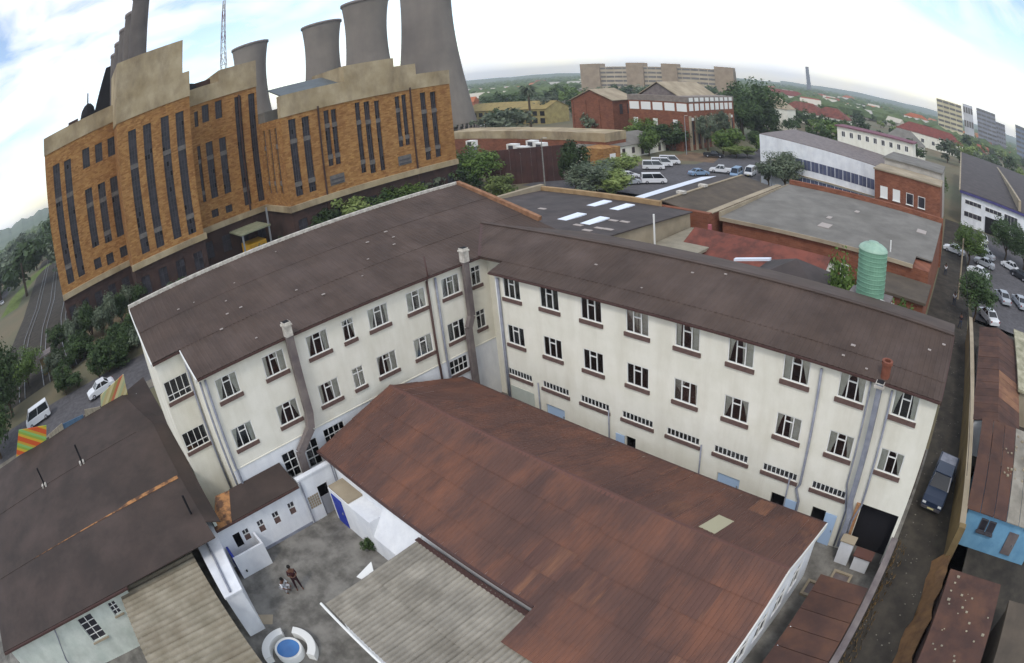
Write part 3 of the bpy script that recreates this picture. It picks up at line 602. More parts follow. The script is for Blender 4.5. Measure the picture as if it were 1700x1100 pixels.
mFibroJ = surf('fibre_cement_sheet', '9c968a', '837e74', scale=0.9, rough=0.95, bump=0.1, dirt='5d574c', dirt_scale=0.4, dirt_amt=0.7, jitter=0.08, world=True)
mFibroB = surf('buff_fibre_cement', '98907f', '807968', scale=0.9, rough=0.95, bump=0.1, dirt='6a5d49', dirt_scale=0.4, dirt_amt=0.7, jitter=0.08, world=True)
lt = thing('lean_to', 'lean-to of grey ribbed fibre-cement sheets against the rusty-roofed hall', 'lean-to', (12, -16, 0))
corrugated(lt, 6.45, 19.0, -13.3, 2.78, -18.95, 2.45, .26, .055, 1.04, 2, mFibroJ)
part('wall', MB().box(6.75, 19, -18.6, -18.4, 0, 2.35).box(6.75, 6.95, -18.4, -13.3, 0, 2.35), mWhite, lt)
part('gutter', MB().tube([(6.3, -19.1, 2.44), (19, -19.1, 2.44)], .07, 8), mFrame, lt)
part('ridge_flashing', MB().box(6.4, 13.7, -13.45, -13.2, 2.84, 2.9), mGutter, lt)
tag(part('loose_board', MB().prism([(5.55, -15.6, 2.3), (5.8, -16.7, 2.2), (6.1, -16.6, 2.2), (6.15, -15.9, 2.3)], (0, 0, .04)), mFrame), 'loose white board sticking out from the lean-to roof edge', 'board')
# ================================================================ white service annex along the left wing
ax = thing('service_annex', 'white single-storey annex with small windows and brown roof in the courtyard', 'annex', (-3, -17.5, 0))
AX = -1.9
aw = MB(); rm = ax
ah = [(1.55, 1.95, 1.2, 1.95), (2.65, 3.05, 1.2, 2.0), (3.75, 4.15, 1.2, 2.0), (4.9, 5.3, 1.25, 2.05), (0.85, 1.35, 1.0, 2.0), (7.05, 7.75, 0.0, 2.1)]
wall_face(aw, (AX, -21.4, 0), (0, 1, 0), (1, 0, 0), 6.0, 2.85, [h for h in ah if h[1] < 6], .14, rm)
wall_face(aw, (AX, -15.4, 0), (0, 1, 0), (1, 0, 0), 2.45, 3.05, [(a-6, b-6, c, d) for a, b, c, d in ah if a > 6], .14, rm)
aw.box(-3.9, AX, -21.6, -21.4, 0, 2.85).box(AX-.3, AX+.06, -15.42, -12.95, 3.05, 3.15).quad((-3.9, -15.4, 0), (AX, -15.4, 0), (AX, -15.4, 3.05), (-3.9, -15.4, 3.05))
part('wall', aw, mWhite, ax)
for a, b, c, d in ah[:4]:
    f = part('window', MB().box(AX-.12, AX-.08, -21.4+a, -21.4+b, (c+d)/2-.03, (c+d)/2+.03).box(AX-.12, AX-.08, -21.4+(a+b)/2-.02, -21.4+(a+b)/2+.02, c, d), mFrame, ax)
    part('pane', MB().box(AX-.125, AX-.121, -21.4+a, -21.4+b, (c+d)/2+.03, d), mGlassDark, f); part('shutter', MB().box(AX-.11, AX-.05, -21.4+a, -21.4+b, c, (c+d)/2-.04), mSill, f)
door = part('door', MB().box(AX-.11, AX-.07, -14.3, -13.68, .02, 1.3), plain('grey_door', '8d8f96'), ax, 'grey half door')
part('handle', MB().box(AX-.07, AX-.03, -13.82, -13.75, .8, .9), mSteel, door)
for y0 in (-15.15, -13.5):      # breeze-block grilles
    for i in range(5):
        for j in range(5):
            part('block', MB().box(AX, AX+.03, y0+i*.15-.03*0, y0+i*.15+.12, .95+j*.17, .95+j*.17+.13), mPaleConc, ax)
part('roof', MB().prism([(AX+.25, -20.2, 2.9), (AX+.25, -15.5, 2.9), (LX+.05, -15.5, 3.35), (LX+.05, -19.2, 3.35)], (0, 0, .07)), mRoofDark, ax)
part('roof', MB().prism([(AX+.2, -21.5, 2.85), (AX+.25, -20.22, 2.9), (LX+.05, -19.22, 3.33), (LX-.3, -20.2, 3.2)], (0, 0, .05)), mBand, ax, 'rusted flaking end of the annex roof')
part('gutter', MB().bar((AX+.28, -21.4, 2.88), (AX+.28, -15.5, 2.88), .1, .1), mGutter, ax)
part('plinth', MB().box(AX, AX+.04, -19.1, -15.4, 0, .18), mPipe, ax)
part('downpipe', MB().tube([(AX+.1, -15.3, 3), (AX+.1, -15.3, .1)], .05), mPipe, ax); part('downpipe', MB().tube([(AX+.1, -13.1, 3), (AX+.1, -13.1, .1)], .04), mPipe, ax)
bx = thing('storage_enclosure', 'square white block enclosure standing in front of the annex', 'enclosure', (-1, -20.4, 0))
part('front', MB().box(-.75, -.62, -21.3, -19.15, 0, 1.55), mWhite, bx); part('side', MB().box(AX+.05, -.75, -19.28, -19.15, 0, 1.55), mWhite, bx); part('side', MB().box(AX+.05, -.75, -21.3, -21.17, 0, 1.55), mDeepBlue, bx)
part('latch', MB().box(-.62, -.58, -20.95, -20.85, .35, .5), mDark, bx)
# boundary wall of the courtyard with a pipe along it
bw_ = thing('courtyard_wall', 'tall white boundary wall with pipe running beside the courtyard', 'wall', (1.5, -22.6, 0))
part('wall', MB().prism([(-4.2, -22.75, 0), (3.5, -23.15, 0), (3.5, -22.1, 0), (-4.2, -21.15, 0)], (0, 0, 2.95)), mWhite, bw_)
part('coping', MB().prism([(-4.25, -22.8, 2.95), (3.55, -23.2, 2.95), (3.55, -22.05, 2.95), (-4.25, -21.1, 2.95)], (0, 0, .1)), mWhite, bw_)
part('pipe', MB().tube([(-3.6, -22.1, 3.15), (1, -22.45, 3.13), (3.4, -22.7, 3.13)], .07), mPipe, bw_, smooth=True)
part('vent_cap', MB().lathe([(.02, 3.5), (.25, 3.45), (.25, 3.35), (.08, 3.3), (.08, 2.9)], (-2.9, -22.1, 0), 12), surf('rusty_cap', '8d6f64', '6d544c', scale=4), bw_)
# ================================================================ round pool with two curved benches
pc = (5.8, -21.8, 0)
pool = thing('round_pool', 'round blue pool with white rim between two curved benches', 'pool', pc)
part('rim', MB().lathe([(.76, 0), (.76, .42), (.72, .46), (.64, .46), (.64, .3), (.64, .1)], pc, 36), mFrame, pool, smooth=True)
part('water', MB().poly([(pc[0]+.65*math.cos(2*math.pi*i/36), pc[1]+.65*math.sin(2*math.pi*i/36), .38) for i in range(36)]), mPool, pool)
for a0, a1, nm in ((R(35), R(136), 'a'), (R(164), R(268), 'b')):
    bn = MB().lathe([(1.05, 0), (1.05, .43), (1.08, .45), (1.45, .45), (1.48, .43), (1.48, 0)], pc, 16, a0, a1)
    for a in (a0, a1):
        bn.quad(*[(pc[0]+r_*math.cos(a), pc[1]+r_*math.sin(a), z) for r_, z in ((1.05, 0), (1.48, 0), (1.48, .44), (1.05, .44))])
    tag(part('curved_bench', bn, mFrame), 'curved white masonry bench on the boundary-wall side of the pool' if nm == 'b' else 'curved white masonry bench on the lean-to side of the pool', 'bench', 'benches around the pool')
sheet('painted_patch', [(2.35, -22.0), (2.9, -21.2), (3.5, -21.6), (3.0, -22.3)], mPaleConc, .01)
# ================================================================ dark-roofed building beside the courtyard
lb = thing('dark_roofed_building', 'white single-storey building under a broad dark brown roof with rust bands', 'building', (-10, -30, 0))
E0, E1, F0 = 0.55, -21.8, -41.5
def zl(x): return 4.1+(E0-x)*0.032
mains = [(x, y, zl(x)) for x, y in ((E0, -28.4), (E0, F0), (E1, F0), (E1, -23.2), (-18.0, -23.6), (-6.3, -21.7), (-1.0, -21.6), (-.6, -28.4))]
def lbstrip(xa, xb, ya, yb, lift): return MB().prism([(xa, ya, zl(xa)+lift), (xb, ya, zl(xb)+lift), (xb, yb, zl(xb)+lift), (xa, yb, zl(xa)+lift)], (0, 0, .05))
ndx = [E1, -14.2, -6.3, E0]
for i in range(3):
    xa, xb = ndx[i], ndx[i+1]+(.12 if i < 2 else 0)
    yb = -21.75 if i else -23.4
    wds = 11; 
    part('roof_sheet', lbstrip(xa, xb, F0, yb, .03*(3-i)), mRoofDark, lb)
for f_ in ([(-21.8, -23.42, 4.87), (-14.0, -23.42, 4.62), (-14.0, -21.75, 4.62)], [(-21.8, -23.4, 4.84), (-14.1, -21.75, 4.6), (-14.1, -20.4, 4.0)], [(-21.8, -23.4, 4.84), (-14.1, -20.4, 4.0), (-25.5, -20.6, 4.0)], [(-14.1, -21.75, 4.6), (-1.0, -21.75, 4.16), (-1.0, -20.9, 3.75)], [(-14.1, -21.75, 4.6), (-1.0, -20.9, 3.75), (-14.1, -20.4, 4.0)]): part('hip_slope', MB().prism(f_, (0, 0, .06)), mRoofDark, lb)
part('rust_band', MB().prism([(-6.55, -37.4, zl(-6.4)+.085), (-6.2, -37.4, zl(-6.4)+.08), (-5.95, -21.9, zl(-6.1)+.09), (-6.3, -21.9, zl(-6.1)+.1)], (0, 0, .02)), mBand, lb, 'flaking orange rust along a roof lap')
part('rust_band', MB().prism([(-2.9, -27.6, zl(-2.9)+.04), (-2.65, -27.6, zl(-2.9)+.04), (-2.55, -23.6, zl(-2.7)+.04), (-2.8, -23.6, zl(-2.7)+.04)], (0, 0, .02)), mBand, lb, 'short flaking rust band near the eave')
lwm = MB(); lrm = lb
wall_face(lwm, (.2, -41, 0), (0, 1, 0), (1, 0, 0), 12.4, 4.0, [(7.6, 8.9, 1.7, 3.5), (10.5, 11.1, 2.6, 3.5)], .15, lrm)
lwm.box(-21.5, .15, -41, -40.8, 0, 4.0).box(-21.5, -21.3, -41, -22, 0, 4.5).box(-21.3, -2, -21.3, -21.1, 0, 3.9)
part('wall', lwm, surf('pale_green_render', 'd3d8cf', 'bcc4ba', scale=.8, dirt='8d9188', dirt_scale=.5), lb)
for a, b, c, d in ((7.6, 8.9, 1.7, 3.5), (10.5, 11.1, 2.6, 3.5)):
    fm = MB(); n = 2
    for i in range(3): fm.box(.08, .12, -41+a+(b-a)*i/2-.03, -41+a+(b-a)*i/2+.03, c, d)
    nb = 4 if b-a > 1 else 3
    for j in range(nb+1): fm.box(.075, .115, -41+a+.03, -41+b-.03, c+(d-c)*j/nb-.025, c+(d-c)*j/nb+.025)
    f = part('window', fm, mFrame, lb)
    for i in range(2):
        for j in range(nb): part('pane', MB().box(.09, .1, -41+a+(b-a)*i/2+.03, -41+a+(b-a)*(i+1)/2-.03, c+(d-c)*j/nb+.03, c+(d-c)*(j+1)/nb-.03), mGlassDark, f)
    part('sill', MB().box(.1, .32, -41+a-.1, -41+b+.1, c-.1, c-.03), mPaleConc, f)
part('gutter', MB().bar((E0+.05, F0, 4.06), (E0+.05, -28.4, 4.06), .12, .14), mGutter, lb)
part('drainpipe', MB().tube([(E0, -35.4, 4.0), (.35, -35.8, 3.2), (.35, -36.6, 1.6), (.35, -36.7, 0)], .06), mPipe, lb)
for x, y in ((-14.3, -29.2), (-14.3, -33.8)):
    c = part('stove_pipe', MB().tube([(x, y, zl(x)), (x, y, zl(x)+1.5)], .09), mDark, lb); [part('flashing', MB().box(x+.1, x+.5, ya, ya+.15, zl(x)+.08, zl(x)+.3), mCapWhite, c) for ya in (y-.25, y+.1)]
part('stove_pipe', MB().tube([(-2.2, -22.3, zl(-2)), (-2.2, -22.3, zl(-2)+1.3)], .07), mDark, lb)
# striped end panels and boards on the street side of that roof
def stripe_mat(name, cols, ang, per, a0=0):
    m = bpy.data.materials.new(name); m.use_nodes = True; t = m.node_tree; n = t.nodes; K = t.links.new; b = n['Principled BSDF']; b.inputs['Roughness'].default_value = .8
    tcn = n.new('ShaderNodeTexCoord'); sx = n.new('ShaderNodeSeparateXYZ'); K(tcn.outputs['Object'], sx.inputs[0])
    m1 = n.new('ShaderNodeMath'); m1.operation = 'MULTIPLY'; m1.inputs[1].default_value = math.cos(ang); K(sx.outputs[1], m1.inputs[0])
    m2 = n.new('ShaderNodeMath'); m2.operation = 'MULTIPLY_ADD'; m2.inputs[1].default_value = math.sin(ang); K(sx.outputs[2], m2.inputs[0]); K(m1.outputs[0], m2.inputs[2])
    m3 = n.new('ShaderNodeMath'); m3.operation = 'DIVIDE'; m3.inputs[1].default_value = per; K(m2.outputs[0], m3.inputs[0])
    m4 = n.new('ShaderNodeMath'); m4.operation = 'FRACT'; K(m3.outputs[0], m4.inputs[0])
    rp = n.new('ShaderNodeValToRGB'); rp.color_ramp.interpolation = 'CONSTANT'; els = rp.color_ramp.elements
    while len(els) < len(cols): els.new(0.5)
    for i, c in enumerate(cols): els[i].position = i/len(cols); els[i].color = s2l(c)
    K(m4.outputs[0], rp.inputs[0]); K(rp.outputs[0], b.inputs['Base Color']); return m
def facepanel(name, pxs, x, mat, label, cat):
    pts = [onx(px_, py_, x) for px_, py_ in pxs]
    return tag(part(name, MB().prism(pts, (-.12, 0, 0)), mat), label, cat)
facepanel('striped_panel', [(205, 621), (216, 671), (168, 678), (167, 656)], -21.5, stripe_mat('faded_stripes', ['b9a878', 'c2b98c', '9b9058', 'b86a4a', 'c2b98c', 'a8b088'], R(-48), 1.5), 'faded tan and green striped end panel beside the cream block', 'panel')
facepanel('striped_panel', [(31, 714), (77, 706), (77, 732), (27, 758)], -21.5, stripe_mat('bright_stripes', ['c0501f', 'c2a02c', '86a03a', '7fae62', 'b8922c', 'c0501f'], R(55), 1.3), 'bright red, yellow and green striped end panel by the dark trees', 'panel')
facepanel('blue_board', [(104, 704), (138, 688), (140, 702), (104, 722)], -21.4, surf('blue_board_paint', '3f5a74', '52687c', scale=2), 'weathered blue board along the dark roof edge', 'board')
facepanel('pale_plank', [(140, 680), (166, 675), (168, 682), (142, 694)], -21.3, mWood, 'pale plank lying between blue board and faded striped panel', 'plank')
facepanel('pale_plank', [(80, 722), (103, 702), (106, 712), (82, 728)], -21.3, mWood, 'pale plank leaning between blue board and bright striped panel', 'plank')
# buff corrugated roof in front of it
cp = thing('corrugated_carport', 'open shelter roofed with buff ribbed sheets beside the courtyard wall', 'shelter', (4, -26, 0))
corrugated(cp, -1.35, 9.9, -23.5, 3.3, -29.3, 3.4, .4, .08, 1.2, 1, mFibroB)
part('beam', MB().box(-1.3, 9.8, -29.1, -28.95, 3.25, 3.4), mWood, cp); part('beam', MB().box(-1.3, 9.8, -23.9, -23.75, 3.0, 3.15), mWood, cp)
for x in (-1, 4.2, 9.5): part('post', MB().box(x, x+.15, -29.1, -28.95, 0, 3.25), mWood, cp)
# ================================================================ brick power station
ps = thing('power_station', 'huge orange brick power station with stepped cement parapets and tall window strips', 'building', (-75, 8, 0))
XA, XB, XC, XE = -72.0, -64.7, -69.3, -58.5
ZC = 6.5
def strip_hole(x, t, b, wd):
    pt, pb = onx(*t, x), onx(*b, x); y = (pt.y+pb.y)/2; return (y-wd/2, y+wd/2, pb.z, pt.z)
brickw = MB(); basew = MB()
SEC = []
def section(x, y0, y1, zt, strips, wd=1.35):
    hs = []
    for s_ in strips:
        h = strip_hole(x, s_[0], s_[1], s_[2] if len(s_) > 2 else wd)
        h = (max(h[0], y0+.15), min(h[1], y1-.15), max(h[2], ZC+1.3), min(h[3], zt-.4)); hs.append(h)
    hs.sort(); ok = []
    for h in hs:
        if all(h[0] > o[1]+.05 or h[1] < o[0]-.05 or h[2] > o[3]+.05 or h[3] < o[2]-.05 for o in ok) and h[1]-h[0] > .3 and h[3]-h[2] > .5: ok.append(h)
    wall_face(brickw, (x, y0, ZC+.9), (0, 1, 0), (1, 0, 0), y1-y0, zt-ZC-.9, [(a-y0, b-y0, c-ZC-.9, d-ZC-.9) for a, b, c, d in ok], .35)
    for h in ok: SEC.append((x,)+h)
section(XA, -30, -14.4, 31.6, [((94, 272), (118, 470)), ((112, 265), (136, 458)), ((142, 246), (144, 278)), ((163, 238), (165, 268)), ((184, 228), (186, 258)),
        ((148, 312), (158, 410)), ((169, 303), (180, 402)), ((189, 293), (200, 392)), ((162, 428), (163, 446)), ((182, 420), (184, 438)), ((205, 408), (206, 426))], 1.5)
section(XB, -15.0, -1.6, 30.2, [((220, 215), (242, 420), 1.5), ((245, 205), (266, 410), 1.5), ((273, 193), (296, 395), 1.5), ((299, 185), (319, 388), 1.5)])
section(XC, -1.6, 12.2, 28.6, [((340, 174), (342, 202), 1.3), ((362, 167), (364, 196), 1.3), ((347, 235), (357, 328), 1.3), ((369, 228), (379, 320), 1.3), ((395, 160), (412, 340), 1.25), ((417, 155), (435, 333), 1.25),
        ((325, 185), (327, 210), .7), ((330, 242), (340, 335), .6), ((357, 347), (358, 360), 1.3), ((380, 340), (381, 352), 1.3)])
section(XE, 12.0, 44.4, 21.6, [((486, 197), (497, 325), 1.3), ((508, 193), (519, 318), 1.3), ((541, 183), (551, 275), .95), ((553, 181), (563, 272), .95), ((592, 170), (606, 286), .95), ((609, 168), (620, 287), 1.1), ((624, 167), (638, 282), .95),
        ((658, 160), (668, 243), .95), ((669, 157), (679, 240), .95), ((702, 153), (712, 265), 1.2), ((718, 152), (729, 260), 1.2)])
# return faces between the sections, far end
wall_face(brickw, (XC, 12.0, ZC+.9), (1, 0, 0), (0, -1, 0), XE-XC, 21.6-ZC-.9, [(2.2, 3.2, 2, 12.8), (4.8, 5.8, 2, 12.8), (7.4, 8.4, 2, 12.8)], .3)
brickw.quad((XB, -1.6, ZC), (XC, -1.6, ZC), (XC, -1.6, 30.2), (XB, -1.6, 30.2)); brickw.quad((XA, -15, ZC), (XB, -15, ZC), (XB, -15, 30.2), (XA, -15, 30.2))
brickw.quad((XE, 44.4, ZC), (-110, 44.4, ZC), (-110, 44.4, 21.6), (XE, 44.4, 21.6)); brickw.quad((-110, -30, ZC), (XA, -30, ZC), (XA, -30, 31.6), (-110, -30, 31.6))
part('brick_wall', brickw, mBrick, ps)
for x0, y0, y1 in ((XA, -30, -15), (XB, -15, -1.6), (XC, -1.6, 12), (XE, 12, 44.4)):
    hs = []; n = int((y1-y0)//3)
    for i in range(n):
        c = y0+(i+.5)*(y1-y0)/n; hs.append((c-.8-y0, c+.8-y0, 2.2, 5.0))
    wall_face(basew, (x0, y0, 0), (0, 1, 0), (1, 0, 0), y1-y0, ZC, hs, .3)
    for a, b, c, d in hs:
        f = part('base_window', MB().box(x0-.22, x0-.16, y0+a, y0+b, c, d), mGlassDark, ps); part('glazing_bar', MB().box(x0-.15, x0-.1, y0+(a+b)/2-.04, y0+(a+b)/2+.04, c, d).box(x0-.15, x0-.1, y0+a, y0+b, 3.9, 3.98), mFrameDark, f)
    part('cornice', MB().box(x0-.1, x0+.45, y0-.02 if x0 != XB else y0-.4, y1+.02 if x0 != XB else y1+.4, ZC, ZC+.95), mCem, ps)
for x, y, xb in ((XE, 12.0, XC), (XB, -15.0, XA), (XB, -1.6, XC)): basew.quad((xb, y, 0), (x, y, 0), (x, y, ZC), (xb, y, ZC))
basew.quad((XE, 44.4, 0), (-110, 44.4, 0), (-110, 44.4, ZC), (XE, 44.4, ZC)); basew.quad((-110, -30, 0), (XA, -30, 0), (XA, -30, ZC), (-110, -30, ZC))
part('base_wall', basew, mBase, ps, 'dark brown brick base below the cornice')
part('cornice', MB().box(XC+.45, XE+.45, 11.55, 11.98, ZC, ZC+.95), mCem, ps)
# window strips: glazing, steel bars, pale spandrels, broken panes
rnd = random.Random(21)
mSpan = surf('pale_spandrel', '6f6b68', '5d5956', scale=1.5)
def glaze(P, U, w_, z0, z1, Nn):
    P, U, Nn = Vector(P), Vector(U), Vector(Nn); back = P-Nn*.28
    gl = MB().quad(back+Vector((0, 0, z0)), back+U*w_+Vector((0, 0, z0)), back+U*w_+Vector((0, 0, z1)), back+Vector((0, 0, z1)))
    bars = MB(); nc = 3 if w_ > 1 else 2; p2 = P-Nn*.2
    for i in range(1, nc): a = p2+U*(w_*i/nc); bars.bar(a+Vector((0, 0, z0)), a+Vector((0, 0, z1)), .09, .07)
    nh = max(2, int((z1-z0)/.8))
    for j in range(1, nh): z = z0+(z1-z0)*j/nh; bars.bar(p2+Vector((0, 0, z)), p2+U*w_+Vector((0, 0, z)), .06, .06)
    f = part('window', bars, mFrameDark, ps); part('glazing', gl, mGlassDark, f)
    if z1-z0 > 8:
        for fr in (0.12, 0.68):
            if rnd.random() < .75:
                z = z0+(z1-z0)*fr; part('spandrel', MB().prism([p2+Vector((0, 0, z)), p2+U*w_+Vector((0, 0, z)), p2+U*w_+Vector((0, 0, z+.75)), p2+Vector((0, 0, z+.75))], Nn*.12), mSpan, f)
    for _ in range(int((z1-z0)/4)):
        i, j = rnd.randrange(nc), rnd.randrange(nh); a = back+Nn*.03+U*(w_*i/nc+.05); za, zb = z0+(z1-z0)*j/nh+.05, z0+(z1-z0)*(j+1)/nh-.05
        part('broken_pane', MB().quad(a+Vector((0, 0, za)), a+U*(w_/nc-.1)+Vector((0, 0, za)), a+U*(w_/nc-.1)+Vector((0, 0, zb)), a+Vector((0, 0, zb))), mBroken, f)
for x, a, b, c, d in SEC: glaze((x, a, 0), (0, 1, 0), b-a, c, d, (1, 0, 0))
for u0 in (2.2, 4.8, 7.4): glaze((XC+u0, 12.0, 0), (1, 0, 0), 1.0, ZC+2.9, ZC+13.7, (0, -1, 0))
for px_, py_ in ((560, 297), (672, 265)):
    p = onx(px_, py_, XE); f = part('louvre', MB().box(XE-.1, XE+.08, p.y-1.3, p.y+1.3, p.z-.8, p.z+.8), mSpan, ps)
    part('louvre_blades', MB().box(XE+.08, XE+.14, p.y-1.1, p.y+1.1, p.z-.6, p.z-.4).box(XE+.08, XE+.14, p.y-1.1, p.y+1.1, p.z, p.z+.2), mFrameDark, f)
for px0, px1, X_ in (((527, 178), (541, 330), XE), ((394, 120), (394, 122), XC), ((680, 150), (690, 288), XE)):
    a, b = onx(*px0, X_), onx(*px1, X_); part('downpipe', MB().tube([(X_+.15, a.y, 22 if X_ == XE else 28), (X_+.15, a.y, 1)], .16, 6), mBase, ps)
# cement parapets (stepped) and roofs
def parapet(x, y0, y1, z0, z1, xb=-80): return part('parapet', MB().box(xb, x+.12, y0, y1, z0, z1), mCem, ps)
parapet(XA, -30.1, -15.0, 31.6, 34.7, -108)
parapet(XB, -15.15, -1.5, 30.2, 34.6, -78); parapet(XB-.15, -15.0, -2.7, 34.6, 40.7, -77)
parapet(XC, -1.5, 5.2, 28.6, 31.6, -100); parapet(XC+.05, 5.2, 12.3, 28.6, 33.6, -84)
parapet(XE, 11.9, 23.5, 21.6, 25.2, -59.5); parapet(XE+.05, 23.5, 33.0, 21.6, 27.9, -70); parapet(XE, 33.0, 37.4, 21.6, 26.3, -70); parapet(XE-.05, 37.4, 44.5, 21.6, 24.3, -70)
part('roof', MB().prism([(-59.7, 13.0, 24.9), (-59.7, 23.4, 24.9), (-66, 23.4, 26.9), (-66, 13.0, 26.9)], (0, 0, .2)), surf('grey_metal_roof', '5c6366', '4e5558', scale=.6, rough=.6), ps, 'grey metal roof slope behind the parapet')
part('roof', MB().box(-110, -66, 12.2, 44.3, 21.4, 23.4), mGreyRoof, ps); part('roof', MB().box(-110, -84.2, -1.4, 12.2, 24, 29), mGreyRoof, ps)
# black cowls, gallery and plant on the roof
dome = part('roof_cowl', MB().lathe([(1.7, 34.2), (1.7, 36.0), (1.4, 37.2), (.8, 38.0), (.15, 38.3), (.12, 40.4)], (-80, -20.1, 0), 20), mDark, ps, 'black domed cowl with finial', smooth=True)
part('roof_hatch', MB().box(-80, -77, -24.6, -22.4, 34.6, 35.9), mBase, ps)
part('inclined_gallery', MB().prism([(-78, -19, 34.5), (-78, -15.2, 34.5), (-78, -15.2, 43.6), (-78, -16.2, 43.6)], (-6, 0, 0)), mDark, ps)
part('roof_plant', MB().lathe([(1.9, 31.4), (1.9, 32.4), (1.3, 33.3), (.2, 33.7)], (-76, .9, 0), 14), mDark, ps, smooth=True)
part('roof_plant', MB().box(-79, -75, 1.8, 5.4, 31.6, 33.2), mBase, ps); part('roof_plant', MB().box(-76, -72, -7.2, -5.6, 40.6, 42.2), mDark, ps)
# entrance canopy with post, yellow vehicle bay beneath
can = part('canopy', MB().box(-69.2, -62.5, 4.2, 9.6, 5.0, 5.25), surf('canopy_sheet', '8c8f78', '74775f', scale=1), ps)
part('post', MB().box(-62.9, -62.65, 4.4, 4.65, 0, 5.0), mSteel, can); part('post', MB().box(-62.9, -62.65, 9.2, 9.45, 0, 8.0), mSteel, can)
# yellow container under the canopy
kc = thing('yellow_container', 'yellow container standing under the power station canopy', 'container', (-65, 7, 0))
part('box', MB().box(-67.5, -63.6, 5.6, 8.8, .2, 3.0), plain('yellow_paint', 'c79a2e'), kc); part('door', MB().box(-63.6, -63.54, 5.8, 7.1, .4, 2.8), plain('yellow_door', 'b58a28'), kc); part('door', MB().box(-63.6, -63.54, 7.2, 8.6, .4, 2.8), plain('yellow_door2', 'b98d2a'), kc)
mStack = surf('sooty_stack_concrete', '6a6460', '565150', scale=.15, rough=.95, bump=0, dirt='403c3c', dirt_scale=.1, dirt_stretch=(1, 1, .15))
# chimney row
for i in range(5):
    x, y = -86-13.5*i, -8.3; lab = ['foremost', 'second', 'third', 'fourth', 'rearmost'][i]
    ch = thing('chimney_stack', f'{lab} grey concrete stack in the row behind the stepped parapet', 'chimney', (x, y, 0), 'chimney stacks of the power station')
    part('shaft', MB().lathe([(2.5, 0), (2.15, 40), (2.0, 60)], (x, y, 0), 28), mStack, ch, smooth=True); part('rim', MB().lathe([(2.0, 59.2), (2.18, 59.3), (2.18, 60.2), (1.7, 60.2), (1.7, 55)], (x, y, 0), 28), mDuct, ch, smooth=True)
# lattice mast on the roof
ma = thing('lattice_mast', 'slim pale lattice mast rising behind the station roof', 'mast', (-79.5, 9.4, 30))
mw, mr_ = plain('mast_white', 'a8a6a4'), plain('mast_red', '7d6468')
for k in range(8):
    z0, z1 = 31+k*2.4, 31+(k+1)*2.4; mb = MB(); s0 = .6-.05*k; s1 = .6-.05*(k+1); c = (-79.5, 9.4)
    q = lambda s_, z: [(c[0]+a*s_, c[1]+b*s_, z) for a, b in ((-1, -1), (1, -1), (1, 1), (-1, 1))]
    A, B_ = q(s0, z0), q(s1, z1)
    for i in range(4): mb.bar(A[i], B_[i], .1); mb.bar(A[i], B_[(i+1) % 4], .06); mb.bar(A[i], A[(i+1) % 4], .06)
    part('mast_section', mb, mw if k % 2 else mr_, ma)
part('antenna', MB().tube([(-79.5, 9.4, 50.2), (-79.5, 9.4, 53)], .06), mSteel, ma)
# ================================================================ cooling towers
def tower(az, dist, H, rt, rth, rb, label, legs=0):
    x, y = CAM['C'].x+math.sin(R(az))*dist, CAM['C'].y+math.cos(R(az))*dist
    t = thing('cooling_tower', label, 'cooling tower', (x, y, 0), 'cooling towers'); prof = []; zt = H*.76; z0 = 4.0
    for i in range(29):
        z = z0+(H-z0)*i/28
        if z < zt: a = (zt-z)/(zt-z0); r_ = math.sqrt(rth*rth+(rb*rb-rth*rth)*a*a)
        else: a = (z-zt)/(H-zt); r_ = rth+(rt-rth)*a*a
        prof.append((r_, z))
    inner = [(r_-.6, z) for r_, z in reversed(prof[14:])]
    part('shell', MB().lathe(prof+inner, (x, y, 0), 56), mTower, t, smooth=True)
    part('rim', MB().lathe([(rt+.02, H-1.0), (rt+.3, H-.9), (rt+.3, H+.1), (rt-.5, H+.1)], (x, y, 0), 56), mDuct, t, smooth=True)
    for k in range(legs):
        a = 2*math.pi*k/legs; b = a+math.pi/legs
        part('leg', MB().bar((x+rb*1.03*math.cos(a), y+rb*1.03*math.sin(a), 0), (x+rb*.99*math.cos(b), y+rb*.99*math.sin(b), 4.1), .55), mTower, t)
    part('basin', MB().lathe([(rb+1.5, 0), (rb+1.5, 1.0), (rb+1.1, 1.0), (rb+1.1, 0)], (x, y, 0), 40), mPaleConc, t)
tower(-52.6, 250, 78, 11.6, 10.4, 16.6, 'largest pale cooling tower with legs showing, right of the brick facade', 40)
tower(-58.35, 212, 60, 8.55, 7.3, 13, 'dark waisted cooling tower beside the largest one', 28)
tower(-62.65, 248, 60, 8.5, 7.2, 13, 'cooling tower above the metal roof slope, rim shows fully', 28)
tower(-69.85, 262, 61, 8.6, 7.3, 13, 'cooling tower mostly hidden by the cement parapet near the mast', 28)
